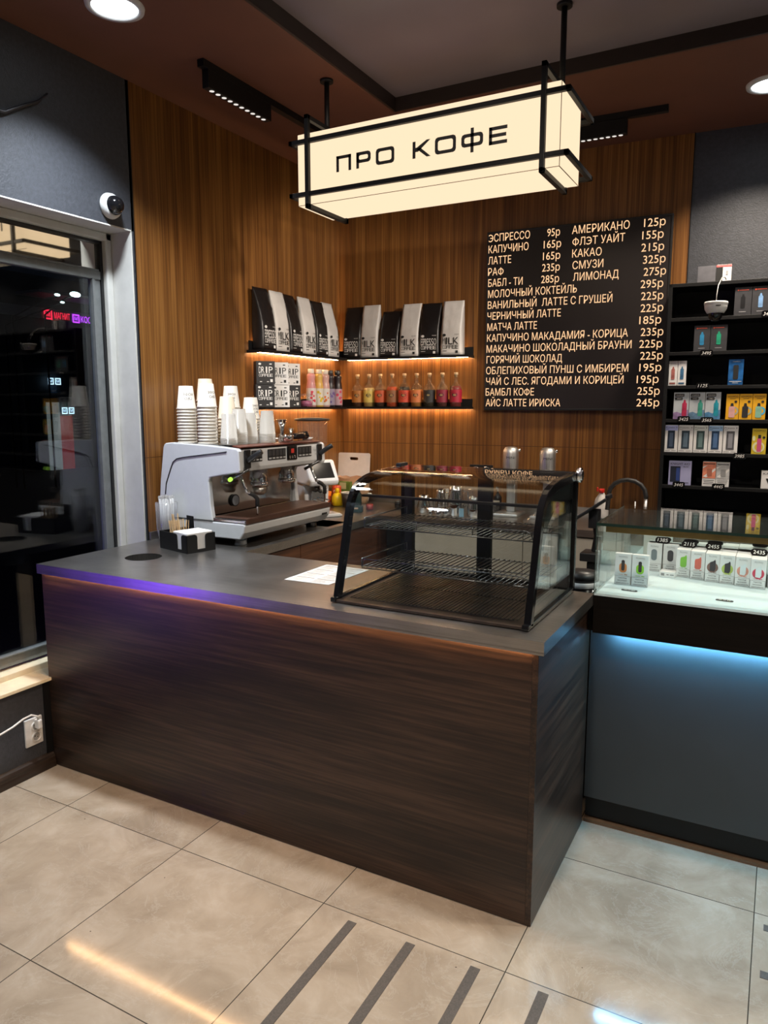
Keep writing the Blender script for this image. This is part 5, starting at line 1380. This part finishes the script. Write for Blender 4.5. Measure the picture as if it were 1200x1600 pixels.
for i, (a, b_, c1, c2, lb) in enumerate(((2.433, 2.495, (.70, .38, .36), (.40, .38, .28), 'pink'), (2.496, 2.557, (.03, .028, .03), (.35, .40, .30), 'black'), (2.558, 2.620, (.25, .50, .38), (.06, .45, .75), 'mint'))):
    carton('device_box', 'amber box with a %s device at the right of the fourth shelf' % lb, 'box', a, b_, ZS[3], .132, .04, M_boxy, GYB, yel(c1, c2, 'y_' + lb))
M_boxy2 = pm('mustard_carton', (.66, .48, .03), .4, var=.05)
carton('device_box', 'mustard box with a pink device alone at the right of the fifth shelf', 'box', 2.566, 2.634, ZS[4], .132, .04, M_boxy2, GYB,
       [('ring_print', flat('my_r', (.72, .72, .42)), lambda mb, w, h, y: mb.disc_xz(-w * .02, h * .28, w * .42, w * .42, y).disc_xz(-w * .42 + .004, h * .62, w * .10, w * .20, y)), ('ring_centre', M_boxy2, lambda mb, w, h, y: mb.disc_xz(0, h * .28, w * .28, w * .28, y - .0002)),
        ('device_print', flat('my_pink', (.60, .09, .22)), lambda mb, w, h, y: dev(mb, w * .02, h * .10, w * .30, h * .64, y - .0004, False)), ('device_cap', M_ink, lambda mb, w, h, y: mb.rect_xz(-w * .08, w * .12, h * .62, h * .76, y - .0006).disc_xz(w * .32, h * .66, w * .10, w * .09, y - .0004)), ('lettering', M_ink, lambda mb, w, h, y: mb.text('VOOPOO', -w * .40, w * .40, h * .89, .0085, y))])
def presto(tint, dcol, nm):
    return [('tint_print', flat(nm + 't', tint), lambda mb, w, h, y: mb.rect_xz(-w / 2 + .0015, w / 2 - .0015, h * .80, h - .0015, y)),
            ('window_print', flat(nm, dcol, .25, .4), lambda mb, w, h, y: mb.rect_xz(-w * .28, w * .26, h * .14, h * .80, y - .0002)),
            ('device_print', flat(nm + 'd', tuple(min(1, c * 2.6 + .01) for c in dcol), .3), lambda mb, w, h, y: mb.rrect_xz(-w * .15, w * .14, h * .20, h * .72, y - .0004, .003)),
            ('lettering', M_ink, lambda mb, w, h, y: mb.text('Presto II', -w * .43, w * .42, h * .885, .0085, y - .0004).text('KIT', -w * .40, -w * .2, h * .835, .005, y - .0004).rect_xz(-w * .42, -w * .05, h * .055, h * .068, y - .0004).rect_xz(w * .05, w * .40, h * .055, h * .068, y - .0004))]
xs = [2.1405, 2.2085, 2.2845, 2.357, 2.4285, 2.502]
M_white_c = M_boxw
for i, (tint, dc_, lb) in enumerate((((.42, .46, .78), (.02, .03, .05), 'violet topped box at the left'), ((.62, .62, .62), (.04, .06, .08), 'grey topped box, second from the left'), ((.68, .72, .68), (.05, .08, .08), 'pale box with a silver device in the middle'), ((.35, .55, .80), (.03, .06, .12), 'blue topped box, fourth from the left'), ((.75, .75, .75), (.10, .10, .11), 'white box with a black and white device, right end'))):
    carton('device_box', lb + ' of the row of five', 'box', xs[i] + .001, xs[i + 1] - .001, ZS[4], .146, .045, M_boxw, 'white device boxes in a row on the fifth shelf', presto(tint, dc_, 'p%d' % i))
carton('device_box', 'lilac box with a navy device at the left of the lowest shelf', 'box', 2.170, 2.285, ZS[5], .131, .05, pm('lilac_carton', (.42, .42, .66), .4, var=.15, scale=6), None,
       [('window_print', flat('kn_w', (.012, .016, .035)), lambda mb, w, h, y: mb.rect_xz(-w * .42, w * .02, h * .13, h * .78, y)), ('device_print', flat('kn_d', (.03, .06, .24)), lambda mb, w, h, y: mb.rrect_xz(-w * .16, w * .0, h * .18, h * .72, y - .0003, .004)),
        ('lettering', M_ink, lambda mb, w, h, y: mb.text('KNIGHT AIO', -w * .42, w * .42, h * .84, .011, y).text('KIT', w * .15, w * .38, h * .74, .006, y).rect_xz(w * .12, w * .40, h * .09, h * .115, y))])
def twot(c1, nm):
    return [('colour_print', flat(nm, c1, .4, .2), lambda mb, w, h, y: mb.rect_xz(-w / 2 + .001, w / 2 - .001, h * .33, h - .001, y)), ('swoosh_print', M_inkw, lambda mb, w, h, y: mb.poly_xz([(-w * .45, h * .40), (-w * .2, h * .36), (w * .46, h * .66), (w * .46, h * .76)], y - .0003).poly_xz([(-w * .48, h * .72), (-w * .1, h * .86), (-w * .48, h * .80)], y - .0003)),
            ('device_print', flat(nm + 'd', tuple(c * .55 for c in c1)), lambda mb, w, h, y: mb.rrect_xz(-w * .16, w * .22, h * .42, h * .72, y - .0005, .004)),
            ('lettering', M_ink, lambda mb, w, h, y: mb.rect_xz(-w * .4, w * .4, h * .24, h * .26, y).rect_xz(-w * .35, w * .35, h * .17, h * .19, y).rect_xz(-w * .4, w * .3, h * .10, h * .12, y).rect_xz(-w * .42, w * .42, h * .90, h * .93, y - .0005))]
carton('liquid_box', 'small coral and white box on the lowest shelf', 'box', 2.340, 2.4055, ZS[5], .132, .03, M_boxw, 'coral and grey liquid boxes', twot((.75, .26, .16), 'coral'))
carton('liquid_box', 'small grey and white box beside the coral one', 'box', 2.4065, 2.472, ZS[5], .130, .03, M_boxw, 'coral and grey liquid boxes', twot((.50, .50, .50), 'gry'))
carton('device_box', 'white box with a black device cut by the right edge of the picture', 'box', 2.622, 2.73, ZS[5], .092, .05, M_boxw, None, [('lettering', M_ink, lambda mb, w, h, y: mb.text('KNIGHT', -w * .42, w * .42, h * .80, .010, y)), ('device_print', M_ink, lambda mb, w, h, y: mb.poly_xz([(-w * .30, h * .58), (w * .1, h * .62), (w * .35, h * .1), (-w * .1, h * .08)], y))])
# boxes on top of the unit
carton('card_box', 'clear fronted dark card box on top of the black shelf unit', 'box', 2.258, 2.345, 2.1905, .080, .04, pm('smoky_carton', (.13, .13, .145), .3), None, [('black_end', M_ink, lambda mb, w, h, y: mb.rect_xz(w * .495, w * .499, 0, h, y))])
carton('card_box', 'white carton with a red and white strip on top of the shelf unit', 'box', 2.346, 2.418, 2.1905, .082, .04, M_boxw, None, [('black_half', M_ink, lambda mb, w, h, y: mb.rect_xz(-w / 2 + .0005, -w * .07, .001, h * .86, y)), ('red_strip', flat('rs', (.60, .12, .12), .5, .5), lambda mb, w, h, y: mb.rect_xz(-w / 2 + .0005, w / 2 - .0005, h * .86, h - .001, y)), ('sticker', M_greyp, lambda mb, w, h, y: mb.rect_xz(w * .14, w * .28, h * .36, h * .62, y))])
# price tags clipped to the shelf fronts
def price_tag(s_, u, z, where, w_=.062):
    t = thing('price_tag', 'black price tag reading %s %s' % (s_, where), 'price tag', bw(u, UO + .0005, z), BW, 'black price tags on the shelf fronts')
    mb = MB(); pts = []
    for cx, cz, a in ((w_ / 2 - .008, -.008, -90), (w_ / 2 - .008, .008, 0), (-w_ / 2 + .008, .008, 90), (-w_ / 2 + .008, -.008, 180)):
        pts += [(cx + .008 * math.cos(R(a + 22.5 * k)), cz + .008 * math.sin(R(a + 22.5 * k))) for k in range(5)]
    mb.prism(pts, -.0025, 0, 'xz'); obj('plate', mb, M_blackg, t)
    sh = Matrix(((1, 0, .25, 0), (0, 1, 0, 0), (0, 0, 1, 0), (0, 0, 0, 1)))
    obj('lettering', MB().text(s_, -.022, .022, -.008, .016, -.0029, M=sh), M_inkw, t, fix=False)
price_tag('3495', 2.324, ZS[1] - .010, 'under the two dark boxes')
price_tag('1125', 2.316, ZS[2] - .002, 'on the third shelf')
price_tag('3425', 2.232, ZS[3] + .0, 'under the red device box')
price_tag('3565', 2.346, ZS[3] - .004, 'under the turquoise device box')
price_tag('3985', 2.514, ZS[4] - .011, 'right of the row of white boxes')
price_tag('3445', 2.226, ZS[5] + .003, 'under the lilac box')
price_tag('4445', 2.422, ZS[5] + .002, 'under the grey and white box')
price_tag('3465', 2.600, ZS[0] - .0, 'at the right of the top shelf')

# ================================================================== BOXES IN THE GLASS DISPLAY COUNTER
ZC = .9054
BWD, BHT, BDP = .0565, .112, .023
M_edge = pm('carton_line', (.30, .32, .33), .6)
def vbox(x, y, label, draw, group, rz=0.0, w=.0565, h=.112):
    t = thing('vape_box', label, 'box', (x, y, ZC), rz, group)
    obj('carton', MB().box(-w / 2 + .0004, w / 2 - .0004, 0, BDP - .0004, 0, h), M_boxw, t, bevel=.0008)
    if draw:
        mb = MB().text('PLONQ', -w * .26, w * .26, h * .875, .0062, -.0008)
        obj('lettering', mb, M_inkg, t, fix=False)
        for nm, mt, fn in draw:
            mb = MB(); fn(mb, w, h, -.0008); obj(nm, mb, mt, t, fix=False)
        mb = MB(); y_ = -.0008; a, b_, z0, z1, q = -w / 2 + .001, w / 2 - .001, .002, h * .29, .0007
        mb.rect_xz(a, b_, z0, z0 + q, y_).rect_xz(a, b_, z1 - q, z1, y_).rect_xz(a, a + q, z0, z1, y_).rect_xz(b_ - q, b_, z0, z1, y_)
        mb.text('Никотин', -w * .25, w * .25, h * .205, .0052, y_).text('вызывает', -w * .30, w * .30, h * .125, .0052, y_).text('зависимость', -w * .40, w * .40, h * .045, .0052, y_)
        obj('warning_panel', mb, M_ink, t, fix=False)
    return t
def pod(c1, c2, nm):
    return [('halo_print', flat(nm, c1, .4, .1), lambda mb, w, h, y: mb.rrect_xz(-w * .23, w * .23, h * .40, h * .70, y, w * .2)), ('device_print', flat(nm + 'd', c2), lambda mb, w, h, y: mb.rrect_xz(-w * .10, w * .10, h * .46, h * .80, y - .0003, w * .09)), ('flavour_print', flat(nm + 'f', tuple(c * .8 for c in c1)), lambda mb, w, h, y: mb.rect_xz(-w * .25, w * .02, h * .33, h * .342, y).rect_xz(w * .10, w * .28, h * .325, h * .348, y))]
def wing(c, nm):
    return [('device_print', flat(nm, c, .35, .1), lambda mb, w, h, y: mb.poly_xz([(-w * .2, h * .42), (-w * .12, h * .37), (w * .16, h * .37), (w * .24, h * .44), (w * .24, h * .74), (w * .19, h * .82), (w * .10, h * .76), (-w * .16, h * .72), (-w * .2, h * .66)], y)), ('flavour_print', flat(nm + 'f', tuple(x * .7 for x in c)), lambda mb, w, h, y: mb.rect_xz(-w * .28, w * .05, h * .33, h * .342, y).rect_xz(w * .12, w * .30, h * .325, h * .348, y))]
def ball(c1, c2, nm):
    return [('halo_print', flat(nm, c1, .4, .3), lambda mb, w, h, y: mb.disc_xz(0, h * .52, w * .38, w * .38, y)), ('device_print', flat(nm + 'd', c2), lambda mb, w, h, y: mb.poly_xz([(-w * .18, h * .40), (w * .12, h * .38), (w * .2, h * .46), (w * .2, h * .74), (w * .15, h * .80), (w * .04, h * .74), (-w * .18, h * .70)], y - .0003)), ('flavour_print', flat(nm + 'f', tuple(c * .8 for c in c1)), lambda mb, w, h, y: mb.rect_xz(-w * .28, w * .0, h * .33, h * .342, y).rect_xz(w * .06, w * .28, h * .325, h * .348, y))]
vbox(2.234, .752, 'white box with an orange device at the front left of the glass counter', pod((.70, .25, .08), (.02, .02, .025), 'po'), None, .0, .058, .117)
vbox(2.294, .751, 'white box with a lime green device beside the orange one', pod((.28, .65, .04), (.02, .02, .025), 'pg'), None, .0, .058, .117)
vbox(2.300, 1.040, 'white box with a grey device behind the front pair', [('device_print', flat('dg', (.18, .22, .24)), lambda mb, w, h, y: mb.rrect_xz(-w * .2, w * .18, h * .40, h * .80, y, w * .18))], None)
vbox(2.360, 1.046, 'white box with a charcoal device beside the grey one', [('device_print', flat('dc', (.035, .035, .045)), lambda mb, w, h, y: mb.rrect_xz(-w * .2, w * .18, h * .40, h * .80, y, w * .18))], None)
cols = [(2.4135, .985, 'green', wing((.22, .55, .06), 'wg')), (2.466, .972, 'coral red', wing((.70, .14, .10), 'wr')), (2.519, .954, 'brown ringed black', ball((.22, .12, .10), (.025, .025, .035), 'bb')), (2.5695, .946, 'green ringed black', ball((.45, .55, .12), (.025, .025, .035), 'bg')), (2.621, .936, 'pale pink ringed', ball((.75, .32, .24), (.72, .78, .8), 'bp')), (2.672, .918, 'crimson ringed', ball((.62, .05, .10), (.72, .78, .8), 'bc')), (2.728, .958, 'yellow ringed', ball((.75, .48, .08), (.7, .78, .8), 'by'))]
for x, y, lb, dr in cols:
    vbox(x, y, 'foremost white box with a %s device in its row in the glass counter' % lb, dr, 'white boxes in rows in the glass counter', 0, .0510, .108)
    first = None
    n = int((1.076 - (y + .0235)) / .0235)
    for k in range(n):
        lab = 'plain topped white box %s behind the %s device box' % (('directly', 'second', 'third', 'fourth', 'fifth', 'sixth')[k], lb)
        if first is None: first = vbox(x, y + .0235, lab, None, 'white boxes in rows in the glass counter', 0, .0510, .108)
        else: dup(first, (x, y + .0235 * (k + 1), ZC), 0, lab, None)
t = thing('small_carton', 'small white carton lying flat before the charcoal device box', 'box', (2.362, .955, ZC), -.05)
obj('carton', MB().box(-.028, .028, 0, .05, 0, .022), M_boxw, t, bevel=.001)
obj('print', MB().rect_xz(-.022, -.010, .006, .016, -.0008).rect_xz(-.002, .006, .009, .013, -.0008).rect_xz(.010, .024, .009, .013, -.0008), M_inkg, t, fix=False)
def flat_tag(s_, x, y, label, lean=0.0, z=ZC, w_=.055):
    t = thing('price_tag', label, 'price tag', (x, y, z), -.05, 'black price tags in the glass counter')
    t.rotation_euler.x = lean
    w_, h_ = (w_, .020) if not lean else (.056, .034)
    r_ = h_ * .42; pts = []
    for cx, cy, a in ((w_ / 2 - r_, r_, -90), (w_ / 2 - r_, h_ - r_, 0), (-w_ / 2 + r_, h_ - r_, 90), (-w_ / 2 + r_, r_, 180)):
        pts += [(cx + r_ * math.cos(R(a + 18 * k)), cy + r_ * math.sin(R(a + 18 * k))) for k in range(6)]
    obj('plate', MB().prism(pts, 0, .0018, 'xy'), M_blackg, t)
    m = Matrix.Rotation(R(-90), 4, 'X')
    obj('lettering', MB().text(s_, -w_ * .34, w_ * .34, h_ * .22, h_ * .52, -.0021, M=m), M_inkw, t, fix=False)
flat_tag('990', 2.272, .668, 'black price tag lying flat before the front pair of boxes')
flat_tag('990', 2.580, .679, 'black price tag lying flat before the box rows at the right')
zt_ = ZC + .1085
for x, y, lab, s_ in ((2.425, 1.035, 'black price tag lying on the green device row', '2115'), (2.512, 1.025, 'black price tag lying on the brown ringed row', '2455'), (2.668, .985, 'black price tag lying on the crimson ringed row', '2435')):
    flat_tag(s_, x, y, lab, R(38), zt_)
flat_tag('1385', 2.325, 1.054, 'black price tag lying on the grey device box', R(38), ZC + .1125)

# ================================================================== CAMERAS, TWIG, SOCKET, FLOOR STRIPS
t = thing('dome_camera', 'white dome camera on the dark wall above the shop window', 'camera', (0, .465, 2.437), 0)
MX = Matrix.Rotation(R(90), 4, 'Y')
obj('housing', MB().lathe([(.054, 0), (.056, .006), (.052, .022), (.044, .030), (.040, .032)], n=32, M=MX), pm('camera_white', (.68, .68, .66), .35), t)
obj('dome', MB().lathe([(.041, .030), (.040, .042), (.030, .062), (.015, .070), (1e-4, .072)], n=32, M=MX @ Matrix.Translation((0, 0, 0)), cap=False), M_blackg, t)
dcx, dcy, dcz = 2.386, 2.02, 2.032
t = thing('dome_camera', 'white dome camera hanging on a cable before the black shelf unit', 'camera', (dcx, dcy, dcz))
obj('housing', MB().lathe([(.052, .022), (.054, .018), (.054, .010), (.051, .006), (.052, .004), (.050, -.012), (.040, -.030), (.034, -.032)], n=32), pm('camera_white', (.68, .68, .66), .35), t)
obj('dome', MB().lathe([(.034, -.031), (.030, -.052), (.018, -.066), (1e-4, -.070)], n=28, cap=False), M_blackg, t)
obj('badge', MB().box(.004, .026, -.0532, -.0524, -.002, .002), M_ink, t)
obj('cable', MB().tube([(0, 0, .022), (.0, .01, .06), (.002, .04, .105), (.012, .10, .150), (.02, .16, .1605), (.02, .24, .161)], .0024, 8), pm('grey_cable', (.25, .25, .24), .5), t)
tw = [(.012, -.30, 2.64), (.012, -.12, 2.655), (.012, -.03, 2.668), (.012, .06, 2.722), (.012, .12, 2.755), (.012, .168, 2.802)]
tag(obj('dark_branch', MB().tube(tw, .011, 10, r1=.004), pm('charred_branch', (.02, .02, .024), .35, var=.3)), 'dark thin branch fixed to the upper left wall', 'branch')
t = thing('wall_socket', 'white double socket with a plugged cable low on the left wall', 'socket', (0, -.091, .189), PI / 2)
obj('plate', MB().box(-.041, .041, -.010, 0, -.060, .060), pm('socket_white', (.72, .70, .67), .35), t, bevel=.003)
for s_ in (-.024, .024):
    so = obj('socket_ring', MB().lathe([(.021, 0), (.021, .006), (.0175, .006), (.0165, -.001)], n=28, M=Matrix.Translation((.008, -.010, s_)) @ Matrix.Rotation(R(90), 4, 'X'), cap=False), pm('socket_white', (.72, .70, .67), .35), t)
    obj('socket_well', MB().disc_xz(.008, s_, .0165, .0165, -.0108), pm('socket_grey', (.40, .39, .37), .5), so, fix=False)
    obj('pin_hole', MB().disc_xz(.002, s_ + .003, .0028, .0028, -.0112).disc_xz(.014, s_ - .003, .0028, .0028, -.0112), M_ink, so, fix=False)
cb = thing('power_cable', 'white cable with a plug leading left along the wall', 'cable', (0, 0, 0))
obj('plug', MB().box(.012, .044, -.093, -.072, .205, .245), pm('socket_white', (.72, .70, .67), .35), cb, bevel=.006)
obj('cord', MB().tube([(.034, -.083, .240), (.034, -.09, .262), (.032, -.115, .276), (.03, -.15, .272), (.03, -.20, .256), (.03, -.26, .246), (.03, -.40, .24), (.03, -.60, .20)], .0042, 8), pm('socket_white', (.72, .70, .67), .35), cb)
M_strip = pm('brown_grip_tape', (.075, .062, .050), .75, var=.2, scale=200)
GS = 'brown anti-slip strips stuck on the floor'
for i, x in enumerate((1.664, 1.860, 2.061, 2.254)):
    tag(obj('floor_strip', MB().box(-.0145, .0145, -.55, 0, .0002, .0016), M_strip, loc=(x, -.234 + i * .003, 0)), 'long brown anti-slip floor strip, ' + ('leftmost before the counter', 'second from the left', 'third from the left', 'rightmost of the four before the counter')[i], 'floor strip', GS)
for i, (x, y) in enumerate(((2.766, .335), (2.762, .125), (2.758, -.085))):
    tag(obj('floor_strip', MB().box(0, .55, -.0145, .0145, .0002, .0016), M_strip, loc=(x, y, 0)), 'brown anti-slip floor strip at the right edge, ' + ('farthest from the viewer', 'middle one', 'nearest to the viewer')[i], 'floor strip', GS)
